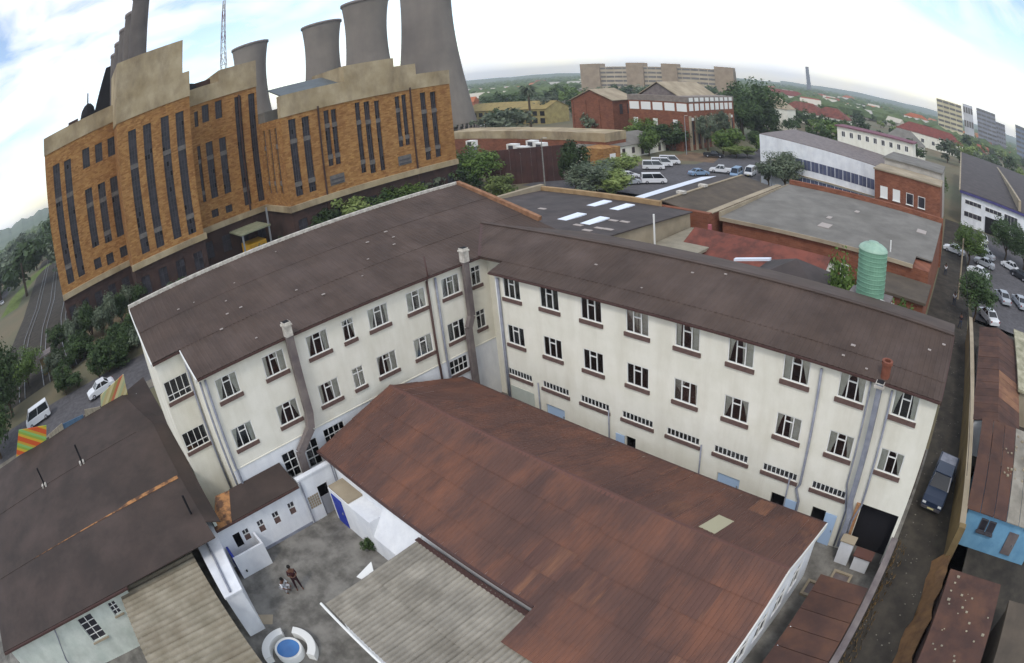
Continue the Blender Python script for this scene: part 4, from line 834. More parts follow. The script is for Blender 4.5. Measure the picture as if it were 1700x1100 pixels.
# ================================================================ generic building helpers
def solid(name, label, cat, x0, x1, y0, y1, h, wm, rm=None, roof='flat', rise=1.5, group=None, over=.3, para=0, paramat=None, axis='x'):
    t = thing(name, label, cat, ((x0+x1)/2, (y0+y1)/2, 0), group)
    part('wall', MB().box(x0, x1, y0, y1, 0, h), wm, t); rm = rm or mGreyRoof
    if roof == 'flat':
        part('roof', MB().box(x0-over, x1+over, y0-over, y1+over, h, h+.25), rm, t)
    elif roof == 'gable':
        if axis == 'x':
            ym = (y0+y1)/2
            part('roof', MB().prism([(x0-over, y0-over, h-.1), (x0-over, ym, h+rise), (x0-over, ym, h+rise+.15), (x0-over, y0-over, h+.05)], (x1-x0+2*over, 0, 0)), rm, t)
            part('roof', MB().prism([(x0-over, y1+over, h-.1), (x0-over, ym, h+rise), (x0-over, ym, h+rise+.15), (x0-over, y1+over, h+.05)], (x1-x0+2*over, 0, 0)), rm, t)
            for x in (x0+.01, x1-.01): part('gable', MB().prism([(x-.01, y0, h), (x-.01, y1, h), (x-.01, ym, h+rise)], (.02, 0, 0)), wm, t)
        else:
            xm = (x0+x1)/2
            part('roof', MB().prism([(x0-over, y0-over, h-.1), (xm, y0-over, h+rise), (xm, y0-over, h+rise+.15), (x0-over, y0-over, h+.05)], (0, y1-y0+2*over, 0)), rm, t)
            part('roof', MB().prism([(x1+over, y0-over, h-.1), (xm, y0-over, h+rise), (xm, y0-over, h+rise+.15), (x1+over, y0-over, h+.05)], (0, y1-y0+2*over, 0)), rm, t)
            for y in (y0+.01, y1-.01): part('gable', MB().prism([(x0, y-.01, h), (x1, y-.01, h), (xm, y-.01, h+rise)], (0, .02, 0)), wm, t)
    elif roof == 'hip':
        e = min(x1-x0, y1-y0)/2
        a = [(x0-over, y0-over, h), (x1+over, y0-over, h), (x1+over, y1+over, h), (x0-over, y1+over, h)]
        if x1-x0 >= y1-y0: r0, r1 = (x0+e, (y0+y1)/2, h+rise), (x1-e, (y0+y1)/2, h+rise); fs = [(a[0], a[1], r1, r0), (a[2], a[3], r0, r1), (a[1], a[2], r1), (a[3], a[0], r0)]
        else: r0, r1 = ((x0+x1)/2, y0+e, h+rise), ((x0+x1)/2, y1-e, h+rise); fs = [(a[1], a[2], r1, r0), (a[3], a[0], r0, r1), (a[0], a[1], r0), (a[2], a[3], r1)]
        for f in fs: part('roof', MB().prism(list(f), (0, 0, .12)), rm, t)
    if para:
        pm = paramat or wm
        for b in ((x0-.2, x1+.2, y0-.2, y0+.1), (x0-.2, x1+.2, y1-.1, y1+.2), (x0-.2, x0+.1, y0+.1, y1-.1), (x1-.1, x1+.2, y0+.1, y1-.1)): part('parapet', MB().box(*b, h+.02, h+.25+para), pm, t)
    return t
def win(t, x0, x1, y0, y1, z0, z1, face, fm=None, gm=None, bars=1, sill=True):
    """window proud of a wall: face '-y' uses y0, '+x' uses x1"""
    fm = fm or mFrame; gm = gm or mGlassDark; mb = MB()
    if face == '-y':
        y = y0; mb.box(x0-.08, x1+.08, y-.07, y, z1, z1+.08).box(x0-.08, x0, y-.07, y, z0, z1).box(x1, x1+.08, y-.07, y, z0, z1).box(x0-.08, x1+.08, y-.07, y, z0-.08, z0)
        for i in range(1, bars+1): c = x0+(x1-x0)*i/(bars+1); mb.box(c-.03, c+.03, y-.06, y, z0, z1)
        f = part('window', mb, fm, t); part('pane', MB().box(x0, x1, y-.03, y-.005, z0, z1), gm, f)
        if sill: part('sill', MB().box(x0-.15, x1+.15, y-.2, y, z0-.18, z0-.08), fm, f)
    else:
        x = x1; mb.box(x, x+.07, y0-.08, y1+.08, z1, z1+.08).box(x, x+.07, y0-.08, y0, z0, z1).box(x, x+.07, y1, y1+.08, z0, z1).box(x, x+.07, y0-.08, y1+.08, z0-.08, z0)
        for i in range(1, bars+1): c = y0+(y1-y0)*i/(bars+1); mb.box(x, x+.06, c-.03, c+.03, z0, z1)
        f = part('window', mb, fm, t); part('pane', MB().box(x+.005, x+.03, y0, y1, z0, z1), gm, f)
        if sill: part('sill', MB().box(x, x+.2, y0-.15, y1+.15, z0-.18, z0-.08), fm, f)
    return f
# ---------------- sheds and roofs behind the cream block
mPurple = surf('dark_sheet_roof', '48413f', '3a3433', scale=.5, rough=.75, bump=.1, dirt='5d5352', dirt_scale=.4, wave=('X', .6, .3))
mBrownRoof = surf('olive_brown_roof', '5d5347', '4d453c', scale=.5, rough=.85, bump=.1, dirt='3d3731', dirt_scale=.3, wave=('X', .6, .3))
s1 = thing('skylight_shed', 'shed with dark sheet roof and four bright skylights behind the cream block', 'building', (-15, 23, 0))
part('wall', MB().box(-25.8, -5.3, 13.5, 30.2, 0, 6.2), mCream, s1)
part('roof', MB().prism([(-25.8, 13.2, 7.6), (-4.9, 13.2, 7.6), (-4.9, 30.2, 6.7), (-25.8, 30.2, 6.7)], (0, 0, .12)), mPurple, s1)
part('gable_wall', MB().poly([(-5.1, 13.5, 0), (-5.1, 30, 0), (-5.1, 30, 6.7), (-5.1, 13.5, 7.5)]), mPaleConc, s1)
part('parapet', MB().box(-26.3, -25.7, 13, 30.8, 0, 7.5), mPaleConc, s1); part('parapet', MB().box(-25.7, -9, 30.25, 30.8, 0, 7.3), surf('tan_parapet', 'a58a66', '8a7152', scale=1), s1)
for q in ((950, 362), (988, 369), (995, 334), (1033, 340)):
    p = onz(*q, 7.25); zz = 7.72-.053*(p.y-13.2); part('skylight', MB().box(p.x-.55, p.x+.55, p.y-1.5, p.y+1.5, zz-.02, zz+.09), mTrans, s1)
mb = MB()
rnd = random.Random(4)
for q in ((900, 347), (975, 388), (960, 378), (1010, 385), (1018, 367), (1037, 369), (995, 383)):
    p = onz(*q, 7.25); zz = 7.72-.053*(p.y-13.2); part('roof_patch', MB().box(p.x-.45, p.x+.45, p.y-.2, p.y+.25, zz-.02, zz+.05), mPatch, s1)
s1b = solid('pale_annex', 'pale flat-roofed annex beside the shed with four skylights', 'building', -4.6, -.4, 22.5, 29.5, 5.0, mCream, surf('pale_roof_screed', '968f7e', '827c6d', scale=1))
part('vent_pipe', MB().tube([(-4.5, 22.2, 3), (-4.5, 22.2, 8.2)], .09), mFrame, s1b)
rl = thing('broken_roof', 'small roof of loose brown boards over the gap by the pale annex', 'roof', (1, 15, 0))
part('base', MB().box(-2.6, 3.6, 12.6, 17.6, 0, 4.4), mRedBrick, rl)
for i in range(9): part('board', MB().prism([(-2.6+i*.7, 12.5, 4.9+.05*(i % 3)), (-2.15+i*.7, 12.5, 4.9+.05*(i % 3)), (-2.1+i*.7, 17.8, 4.5), (-2.55+i*.7, 17.8, 4.5)], (0, 0, .06)), mBrownRoof if i % 3 else mWood, rl)
s3 = thing('twin_slope_shed', 'shed with dark and olive-brown roof slopes and one white translucent strip', 'building', (-11, 44, 0))
part('wall', MB().box(-16.6, -5.2, 33.6, 55.3, 0, 5.2), mRedBrick, s3)
part('roof', MB().prism([(-16.8, 33.4, 5.3), (-10.6, 33.4, 6.5), (-10.6, 55.5, 6.5), (-16.8, 55.5, 5.3)], (0, 0, .12)), mPurple, s3, 'dark sheet roof slope')
part('roof', MB().prism([(-10.6, 33.4, 6.5), (-5.0, 33.4, 5.5), (-5.0, 55.5, 5.5), (-10.6, 55.5, 6.5)], (0, 0, .12)), mBrownRoof, s3, 'olive-brown roof slope')
part('translucent_strip', MB().prism([(-17.4, 33.4, 5.36), (-14.9, 33.4, 5.84), (-14.9, 55.5, 5.84), (-17.4, 55.5, 5.36)], (0, 0, .05)), mTrans, s3)
part('ridge_cap', MB().bar((-10.6, 33.4, 6.68), (-10.6, 55.5, 6.68), .35, .1), mPaleConc, s3)
for y in (37.5, 43): part('ridge_vent', MB().box(-11.2, -10.2, y, y+.8, 6.7, 7.0), mCapWhite, s3)
part('parapet', MB().box(-15.2, -4.3, 32.7, 33.4, 0, 6.2), mRedBrick, s3); part('parapet', MB().box(-5.0, -4.3, 33.4, 55.6, 0, 6.1), mRedBrick, s3)
part('coping', MB().box(-5.05, -4.2, 33.4, 55.6, 6.1, 6.2), mPaleConc, s3)
s2 = thing('grey_roofed_hall', 'brick hall with large flat grey roof and brick parapet along the street', 'building', (9, 45, 0))
part('wall', MB().box(-3.4, 21.4, 34.2, 57, 0, 5.4), mRedBrick, s2)
rr = MB().prism([(-3.6, 34.0, 5.6), (19.4, 34.0, 5.6), (19.4, 37.4, 5.65), (21.5, 37.4, 5.65), (21.5, 57.2, 6.1), (-3.6, 57.2, 6.1)], (0, 0, .15)); part('roof', rr, mGreyRoof, s2)
part('parapet', MB().box(-3.6, 21.7, 57.25, 57.8, 0, 6.9), mRedBrick, s2); part('fascia', MB().box(-3.6, 19.4, 33.85, 33.98, 5.35, 5.75), mPaleConc, s2)
part('fascia', MB().box(-3.75, -3.6, 34, 57.2, 5.5, 6.3), mPaleConc, s2)
for q in ((1370, 372), (1530, 385)): p = onz(*q, 6.0); part('roof_patch', MB().box(p.x-.7, p.x+.7, p.y-1, p.y+1, 5.72+.02*(p.y-34), 5.8+.02*(p.y-34)), mPatch, s2)
for x in (9.6, 10.9): win(s2, x, x+.8, 34.2, 34.2, 2.4, 3.6, '-y', bars=1)
for q in ((1377, 360), (1423, 352)): p = onz(*q, 6.0); part('roof_patch', MB().box(p.x-.3, p.x+.3, p.y-.6, p.y+.6, 5.74+.02*(p.y-34), 5.8+.02*(p.y-34)), mPatch, s2)
part('vent_pipe', MB().tube([(16.3, 36, 5.6), (16.3, 36, 7)], .08), mFrame, s2)
bwk = thing('brick_yard_wall', 'orange brick yard wall running to the alley behind the green tank', 'wall', (18, 25, 0)); part('wall', MB().box(13.5, 23.2, 24.6, 24.95, 0, 3.6), mRedBrick, bwk); part('coping', MB().box(13.4, 23.3, 24.5, 25.05, 3.6, 3.72), mPaleConc, bwk)
bw2 = solid('brick_outhouse', 'small dark brick outhouse with white windows beside the alley', 'building', 15.4, 21.6, 27.6, 33, 4.2, mRedBrick, mBrownRoof); [win(bw2, x, x+.7, 27.6, 27.6, 2.2, 3.4, '-y', gm=mFrame if i else None) for i, x in enumerate((16.6, 17.7))]
rd = thing('red_roofed_house', 'house with faded red sheet roof and cream gable behind the block', 'house', (4, 26, 0))
part('wall', MB().box(-2.5, 11.2, 22.4, 31.4, 0, 4.0), mCream, rd)
part('roof', MB().prism([(-2.9, 21.8, 3.9), (11.6, 21.8, 3.9), (11.6, 27, 6.1), (-2.9, 27, 6.1)], (0, 0, .12)), mRedRoof, rd); part('roof', MB().prism([(-2.9, 27, 6.1), (11.6, 27, 6.1), (11.6, 32, 3.9), (-2.9, 32, 3.9)], (0, 0, .12)), mRedRoof, rd)
part('gable', MB().prism([(11.2, 22.4, 4), (11.2, 31.4, 4), (11.2, 27, 6.0)], (.05, 0, 0)), mCream, rd); part('chimney', MB().box(-1.6, -1.3, 27.3, 27.6, 5.5, 6.6), surf('pink_pot', 'b56a72', '9c5a62', scale=3), rd)
solid('dark_hipped_house', 'small house with dark grey hipped roof behind the right wing', 'house', 7.6, 14.6, 14.6, 21.6, 6.2, mCream, mPurple, 'hip', 1.9)
tag(part('white_roof_duct', MB().prism([(5.0, 19.4, 6.35), (7.9, 20.3, 6.75), (7.9, 20.7, 6.75), (5.0, 19.8, 6.35)], (0, 0, .2)), mTrans), 'long white duct lying on the dark hipped roof', 'duct')
# ---------------- green tank on its stand
tk = thing('water_tank', 'ribbed green plastic water tank on a stand behind the right wing', 'water tank', (18.8, 11.3, 0))
prof = []
for i in range(11):
    z = 9.3+i*.275; prof += [(1.0, z), (1.0, z+.2), (1.018, z+.22), (1.018, z+.255)]
part('body', MB().lathe(prof, (18.8, 11.3, 0), 32), mTank, tk, smooth=False)
part('lid', MB().lathe([(1.03, 12.28), (.95, 12.42), (.7, 12.58), (.38, 12.66), (.36, 12.74), (.02, 12.76)], (18.8, 11.3, 0), 32), mTankTop, tk, smooth=True)
for x, y in ((17.9, 10.4), (19.7, 10.4), (17.9, 12.2), (19.7, 12.2)): part('leg', MB().box(x-.1, x+.1, y-.1, y+.1, 0, 9.05), mSteel, tk)
part('platform', MB().box(17.3, 20.3, 9.95, 12.6, 9.05, 9.28), mDuct, tk); part('pipe', MB().tube([(19.7, 10.6, 9.5), (21.8, 10.2, 9.4), (22.8, 10.1, 9.1)], .07), mFrame, tk)
# ---------------- white two-storey offices and brick shops on the far side of the street
w1 = thing('white_office_building', 'white two-storey office with long dark window bands across the street', 'building', (-6, 90, 0))
part('wall', MB().prism([(-19.3, 84, 0), (7.2, 84, 0), (7.2, 84, 8.1), (-19.3, 84, 10.1)], (0, 22, 0)), mWhite, w1)
part('roof', MB().prism([(-19.3, 84.2, 10.12), (7.2, 84.2, 8.12), (7.2, 106, 8.12), (-19.3, 106, 10.12)], (0, 0, .12)), mDuct, w1)
def slope_band(za, zb, xa, xb, n, nm='window'):
    for i in range(n):
        x0, x1 = xa+(xb-xa)*i/n+.07, xa+(xb-xa)*(i+1)/n-.07; d = lambda x: -(x+12)*.055
        f = part(nm, MB().prism([(x0, 83.96, za+d(x0)), (x1, 83.96, za+d(x1)), (x1, 83.96, zb+d(x1)), (x0, 83.96, zb+d(x0))], (0, .1, 0)), surf('blue_grey_glass', '5a5f78', '474c62', scale=.6, rough=.3) if i == 0 and 'bgg' not in MATS else MATS['blue_grey_glass'], w1)
        part('mullion', MB().box((x0+x1)/2-.04, (x0+x1)/2+.04, 83.9, 83.95, za+d((x0+x1)/2), zb+d((x0+x1)/2)), mSteel, f)
slope_band(4.7, 6.6, -13.5, 6.9, 12); slope_band(.4, 3.0, -12, 6.9, 11)
part('ledge', MB().prism([(-19.3, 83.7, 3.6), (7.2, 83.7, 2.2), (7.2, 83.7, 2.4), (-19.3, 83.7, 3.8)], (0, .3, 0)), mPaleConc, w1)
w1b = solid('grey_panel_building', 'pale grey panelled block rising behind the red brick shops', 'building', 7.4, 20.0, 84.2, 100, 10.2, surf('pale_grey_panel', 'b3aea6', '9f9a93', scale=.5), mGreyRoof)
bk = thing('brick_shops', 'red brick shop building with white-framed openings across the street', 'building', (13.5, 79, 0))
part('wall', MB().box(6.9, 20.2, 75, 84, 0, 8.9), mRedBrick, bk); part('roof', MB().box(6.7, 20.4, 74.8, 84, 8.9, 9.15), mPaleConc, bk)
for i, x in enumerate((8.1, 10.6, 13.3, 15.7)): win(bk, x, x+1.3, 75, 75, 4.4, 6.2, '-y', gm=mFrame if i < 2 else None, bars=0); win(bk, x, x+1.3, 75, 75, .6, 2.6, '-y', bars=0)
dd = part('door', MB().box(18.1, 19.3, 74.9, 75, 0, 2.4), plain('teal_door', '2f5866'), bk); part('handle', MB().box(19.1, 19.2, 74.85, 74.9, 1, 1.2), mSteel, dd)
cu = solid('long_cream_building', 'long cream upper-storey building with maroon coping behind the white office', 'building', -9.2, 10.9, 110, 118, 12.6, mCream, surf('maroon_coping', '7d5560', '6b4852', scale=1), over=.5)
for i in range(9): win(cu, -8+i*2.1, -7.2+i*2.1, 110, 110, 10.4, 11.6, '-y', bars=1, sill=False)
# ---------------- left of the street: low brick plant, screen wall, warehouse, arcaded works, cream depot
lbk = thing('low_brick_plant', 'long low orange brick building with cement parapet beyond the trees', 'building', (-85, 92, 0))
part('wall', MB().box(-112, -58, 86, 94, 0, 4.6), mRedBrick, lbk); part('parapet', MB().box(-112.1, -57.9, 85.9, 94.1, 4.6, 6.7), mCem, lbk)
part('wall', MB().box(-60, -54, 80, 86, 0, 4.0), mBrick, lbk); part('door', MB().box(-54, -53.9, 82, 84, 0, 2.6), mFrame, lbk)
for i, q in enumerate(((783, 236), (852, 242), (884, 236), (898, 240), (868, 246))):
    p = onz(*q, 5.5); a = thing('air_unit', ['white rooftop air unit on the plant nearest the power station', 'wide white rooftop air unit behind the brown screen wall', 'tilted white rooftop air unit behind the brown screen wall', 'small white rooftop air unit behind the street lamp', 'low pale rooftop air unit behind the brown screen wall'][i], 'air unit', (p.x, p.y, 0), 'rooftop air units')
    part('casing', MB().box(p.x-1.3, p.x+1.3, p.y-.8, p.y+.8, 4.4, 6.0), mFrame, a); part('stand', MB().box(p.x-1.1, p.x+1.1, p.y-.6, p.y+.6, 0, 4.4), mSteel, a); part('grille', MB().box(p.x-.7, p.x+.7, p.y-.84, p.y-.8, 4.7, 5.7), mFrameDark, a)
fw = thing('brown_screen_wall', 'tall dark brown ribbed sheet-metal screen wall behind the trees', 'wall', (-56, 60, 0))
a_, b_ = Vector((-61, 54, 0)), Vector((-51, 65, 0)); n = 15
for i in range(n):
    p0, p1 = a_.lerp(b_, i/n), a_.lerp(b_, (i+.96)/n); part('sheet', MB().prism([p0, p1, p1+Vector((0, 0, 7)), p0+Vector((0, 0, 7))], (-.12-.05*(i % 2), .1, 0)), mBrownWall, fw)
part('sheet', MB().prism([a_, a_+Vector((-6, 4, 0)), a_+Vector((-6, 4, 6.6)), a_+Vector((0, 0, 6.8))], (0, .15, 0)), mBrownWall, fw)
wh = thing('brick_warehouse', 'tall windowless brown brick warehouse with pale gabled roof', 'building', (-88, 126, 0))
part('wall', MB().box(-95.5, -80.3, 120, 131.5, 0, 12.5), mRedBrick, wh)
part('gable', MB().prism([(-95.5, 120, 12.5), (-80.3, 120, 12.5), (-87.9, 120, 15.6)], (0, .3, 0)), mRedBrick, wh)
part('roof', MB().prism([(-87.9, 119.5, 15.8), (-79.7, 119.5, 12.3), (-79.7, 132, 12.3), (-87.9, 132, 15.8)], (0, 0, .2)), mPaleConc, wh); part('roof', MB().prism([(-96.1, 119.5, 12.3), (-87.9, 119.5, 15.8), (-87.9, 132, 15.8), (-96.1, 132, 12.3)], (0, 0, .2)), mPaleConc, wh)
for i in range(4): part('pilaster', MB().box(-95.3+i*4.9, -94.7+i*4.9, 119.75, 119.98, 0, 12.4), mRedBrick, wh)
for y in (123.5, 127.5): win(wh, 0, -80.3, y, y+1.4, 8, 11, '+x', fm=mBrownWall, sill=False)
rwk = thing('arcaded_works', 'red brick works with white panels, tall pilasters and arched openings', 'building', (-62, 128, 0))
part('wall', MB().box(-70.5, -52, 114, 143, 0, 13.2), mRedBrick, rwk); part('attic', MB().box(-70.6, -51.9, 113.9, 143.1, 13.2, 14.8), surf('grey_attic', '8a8078', '756c66', scale=1), rwk)
part('gable', MB().prism([(-68, 117, 14.8), (-57, 117, 14.8), (-62.5, 117, 18.3)], (0, 22, 0)), mDuct, rwk)
part('roof', MB().prism([(-62.5, 116.5, 18.5), (-56, 116.5, 14.6), (-56, 139.5, 14.6), (-62.5, 139.5, 18.5)], (0, 0, .2)), mPaleConc, rwk); part('roof', MB().prism([(-69, 116.5, 14.6), (-62.5, 116.5, 18.5), (-62.5, 139.5, 18.5), (-69, 139.5, 14.6)], (0, 0, .2)), mPaleConc, rwk)
for i in range(5): part('panel', MB().box(-70+i*3.7, -67+i*3.7, 113.9, 114.05, 10.6, 12.8), mFrame, rwk)
for i in range(9):
    y = 114.6+i*3.1
    part('panel', MB().box(-52.05, -51.9, y+.3, y+2.4, 10.8, 12.8), mFrame, rwk); part('attic_window', MB().box(-51.95, -51.84, y+.3, y+2.4, 13.4, 14.5), mFrame, rwk)
    part('pilaster', MB().box(-52.05, -51.5, y-.35, y+.35, 0, 9.4), mPaleConc, rwk)
    f = part('window', MB().prism([(-52.05, y+.75+.75*math.cos(a)+.6, 7.0+.9*math.sin(a)) if k else (-52.05, y+.6, 1.5) for k, a in enumerate([0]+[math.pi*(1-j/8) for j in range(9)])]+[(-52.05, y+2.1, 1.5)], (.12, 0, 0)), mGlassDark, rwk)
    part('lintel', MB().box(-51.95, -51.8, y+.6, y+2.1, 8.1, 8.9), mFrame, f)
for i in range(3): part('arch_window', MB().box(-69+i*6.2, -67.6+i*6.2, 113.88, 114.02, 4.5, 8.2), mFrame, rwk)
cd_ = solid('cream_depot', 'cream single-storey depot with grey hipped roof by the parked vehicles', 'building', -67, -57, 84.8, 110, 3.1, mCream, mGreyRoof, 'hip', 2.4)
for i in range(6): win(cd_, 0, -57, 87+i*3.9, 88+i*3.9, .4 if i % 2 else 1.1, 2.4, '+x', fm=mSill, sill=False)
tag(part('brick_garden_wall', MB().box(-57, -52.6, 111.5, 112, 0, 2.6), mRedBrick), 'short red brick wall between cream depot and arcaded works', 'wall')
# ---------------- warehouse with white front beyond the parking yard
ww = thing('white_fronted_warehouse', 'warehouse with white front, blue trim and wide dark roof by the car park', 'building', (42, 140, 0))
part('wall', MB().box(24.6, 62, 96, 185, 0, 6.7), mWhite, ww)
for x0, x1 in ((24.2, 40.5), (40.5, 62.5)):
    part('roof', MB().prism([(x0, 95.6, 7.0), (x1, 95.6, 7.0), (x1, 190, 9.5), (x0, 190, 9.5)], (0, 0, .15)), mPurple, ww)
part('roof_gutter', MB().box(40.2, 40.9, 95.6, 188, 7.2, 9.4), mPaleConc, ww); part('verge', MB().bar((24.1, 95.6, 7.1), (24.1, 190, 9.6), .4, .3), mPaleConc, ww)
part('trim', MB().box(24.2, 62.5, 95.5, 95.62, 6.5, 7.05), surf('violet_trim', '4d4a7a', '44416c', scale=1), ww)
for x0, x1, z0, z1 in ((25.6, 29.8, 4.6, 5.4), (31, 35.4, 4.5, 5.3), (25.4, 30, 2.0, 3.0), (36.3, 40, 2.2, 5.4)): win(ww, x0, x1, 96, 96, z0, z1, '-y', bars=3, sill=False)
part('loading_door', MB().box(31, 34.6, 95.85, 96, 0, 3.4), mDark, ww); part('door', MB().box(42.2, 43.4, 95.85, 96, 0, 2.6), plain('violet_door', '6a5f9a'), ww)
# ---------------- distant landmark buildings
def polar(az, d): return Vector((CAM['C'].x+math.sin(R(az))*d, CAM['C'].y+math.cos(R(az))*d, 0))
def slab_block(name, label, A, B, depth, H, bands, wm, bm, towers=(), cat='building'):
    t = thing(name, label, cat, (A+B)/2); u = (B-A).normalized(); nrm = Vector((u.y, -u.x, 0))
    if nrm.dot(Vector((CAM['C'].x, CAM['C'].y, 0))-A) < 0: nrm = -nrm
    Lh = (B-A).length
    part('wall', MB().prism([A, B, B-nrm*depth, A-nrm*depth], (0, 0, H)), wm, t)
    for k in range(bands):
        z = H*(k+.35)/bands
        n = max(4, int(Lh/8))
        for i in range(n):
            p0, p1 = A+u*(Lh*i/n+.35), A+u*(Lh*(i+1)/n-.35)
            part('window', MB().prism([p0+Vector((0, 0, z)), p1+Vector((0, 0, z)), p1+Vector((0, 0, z+H/bands*.45)), p0+Vector((0, 0, z+H/bands*.45))], nrm*.12), bm, t)
    for f0, f1, hh in towers:
        part('stair_tower', MB().prism([A+u*Lh*f0+nrm*3, A+u*Lh*f1+nrm*3, A+u*Lh*f1-nrm*depth*.9, A+u*Lh*f0-nrm*depth*.9], (0, 0, hh)), mOchreT, t)
    return t
mOchreT = surf('ochre_tower_brick', '9c8a74', '887763', scale=.2, rough=.95, bump=0)
mFarGlass = surf('far_window_band', '6f6a66', '5c5855', scale=.3, rough=.4, bump=0)
slab_block('government_block', 'long pale six-storey block with four brick stair towers on the skyline', polar(-38.9, 600), polar(-24.6, 560), 16, 26.5, 6, surf('pale_block_concrete', 'b3a58d', 'a1937c', scale=.1, bump=0), mFarGlass, ((0, .13, 30), (.31, .42, 30.5), (.54, .64, 30), (.88, 1.0, 29.5)))
slab_block('cream_high_rise', 'cream high-rise with stacked balcony bands beyond the red roofs', polar(-2.9, 520), polar(0.1, 520), 18, 36, 8, surf('cream_high_rise_wall', 'c9bf9f', 'b5ab8c', scale=.1, bump=0), mFarGlass)
slab_block('slim_white_tower', 'slim white slab joined to the cream high-rise', polar(.3, 530), polar(1.5, 530), 14, 39, 3, surf('slim_white', 'c5c6cc', 'b2b3ba', scale=.1, bump=0), mFarGlass)
slab_block('grey_high_rise', 'grey stepped high-rise next to the slim white slab', polar(2.0, 640), polar(4.4, 640), 18, 43, 9, surf('grey_high_rise_wall', '8d8f98', '7c7e87', scale=.1, bump=0), mFarGlass)
slab_block('grey_high_rise_wing', 'lower wing of the grey stepped high-rise', polar(4.4, 650), polar(5.6, 650), 16, 35, 7, MATS['grey_high_rise_wall'], mFarGlass)
slab_block('blue_grey_office', 'blue-grey office block at the far end of the high-rise row', polar(7.0, 560), polar(10, 560), 18, 38, 8, surf('blue_grey_wall', '7d8798', '6d7788', scale=.1, bump=0), mFarGlass)
p = polar(-17.1, 1500); ob = thing('distant_stack', 'lone dark stack standing on the far skyline', 'chimney', p)
part('shaft', MB().lathe([(6, 0), (4.5, 66), (4.4, 70)], p, 16), surf('hazy_stack', '6c7078', '62666e', scale=.1, bump=0), ob, smooth=True); part('rim', MB().lathe([(4.6, 67), (5, 67.5), (5, 70), (3.5, 70)], p, 16), mDuct, ob)
# houses among the trees; px of the near base corner, width/depth metres
HS = [((1300, 168), 46, 14, 5, mBrownRoofR := surf('maroon_roof', '7a4038', '653630', scale=.6), 'long maroon-roofed house on the rise below the lone stack'),
      ((1408, 168), 30, 14, 5, mOrangeTile, 'orange-tiled house above the dark trees'), ((1522, 207), 34, 14, 6, mOrangeTile, 'large orange-tiled villa in front of the cream high-rise'),
      ((1330, 203), 26, 12, 4, mRedRoof, 'red-roofed bungalow behind the white office'), ((1378, 214), 20, 10, 4, mRedRoof, 'small red-roofed bungalow beside the dark trees'),
      ((1545, 247), 44, 12, 5, MATS['maroon_roof'], 'long maroon-roofed building behind the long cream building'), ((1280, 212), 16, 9, 7, mPaleConc, 'pale concrete building squeezed behind the street trees'),
      ((1690, 258), 60, 16, 5, mGreyRoof, 'grey-roofed depot below the blue-grey office'), ((1500, 262), 18, 9, 4, mGreyRoof, 'small grey-roofed store behind the grey panelled block')]
for q, wd, dp_, h, rm_, lab in HS:
    p = onz(*q, 0); t = solid('house', lab, 'house', p.x-wd/2, p.x+wd/2, p.y, p.y+dp_*1.3, h+2, mCream, rm_, 'hip' if wd < 60 else 'flat', 5)
    for i in range(max(2, int(wd/7))): win(t, p.x-wd/2+2+i*7, p.x-wd/2+3.8+i*7, p.y, p.y, h*.5, h*.9, '-y', bars=1, sill=False)
p = onz(842, 206); sch = solid('arcaded_school', 'yellow arcaded school building with tan roof below the cooling tower', 'building', p.x-26, p.x+22, p.y, p.y+14, 6.5, surf('yellow_render', 'a89a68', '8f8256', scale=.5), surf('tan_roof', '9c8a58', '86764b', scale=.6), 'gable', 3)
for i in range(12):
    part('arch', MB().box(p.x-25+i*4, p.x-22.6+i*4, p.y-.06, p.y+.02, .4, 2.6), mDark, sch); part('arch', MB().box(p.x-25+i*4, p.x-22.6+i*4, p.y-.06, p.y+.02, 3.6, 5.6), mDark, sch)
# ---------------- sheds and yards along the alley
aw_ = thing('alley_wall', 'long ochre plastered wall along the alley', 'wall', (28, 16, 0))
wp = [(29.3, 1.5), (28.75, 8), (28.3, 14), (27.7, 24), (27.2, 33)]
for (xa, ya), (xb, yb) in zip(wp[:-1], wp[1:]):
    part('wall_panel', MB().prism([(xa, ya, 0), (xa+.35, ya, 0), (xb+.35, yb, 0), (xb, yb, 0)], (0, 0, 2.7)), mOchre, aw_); part('coping', MB().prism([(xa-.05, ya, 2.7), (xa+.4, ya, 2.7), (xb+.4, yb, 2.7), (xb-.05, yb, 2.7)], (0, 0, .08)), mPaleConc, aw_)
part('pier', MB().box(29.2, 29.7, 1.2, 1.6, 0, 3.0), mOchre, aw_)
rs = thing('rusty_roofed_shed', 'white-walled shed with brown rust-patched roof behind the alley wall', 'shed', (31, 21, 0))
part('wall', MB().box(28.9, 33.0, 13.2, 31, 0, 2.6), mWhite, rs)
mShed = surf('shed_rust_roof', '523b33', '44322d', scale=.8, rough=.9, bump=.15, dirt='6b4b39', dirt_scale=.6, dirt_amt=.7, wave=('Y', .5, .4), jitter=.15, world=True)
mShedB = surf('shed_orange_patch', '7f5d45', '68493a', scale=1.2, rough=.9, bump=.15, jitter=.15, world=True)
rnd = random.Random(8)
for i in range(15):
    y0 = 13.0+i*1.22; 
    for j, (xa, xb, za, zb) in enumerate(((28.6, 31.0, 2.7, 3.25), (31.0, 33.6, 3.25, 2.6))):
        part('roof_sheet', MB().prism([(xa, y0, za), (xb, y0, zb), (xb, y0+1.18, zb), (xa, y0+1.18, za)], (0, 0, .05+rnd.uniform(0, .02))), mShedB if (j and 1 < i < 7 and rnd.random() < .6) else mShed, rs)
part('gable', MB().prism([(28.9, 13.2, 2.6), (33.0, 13.2, 2.6), (31, 13.2, 3.2)], (0, .1, 0)), mWhite, rs)
win(rs, 30.4, 31.2, 13.2, 13.2, 1.0, 2.0, '-y', fm=mPipe, bars=0)
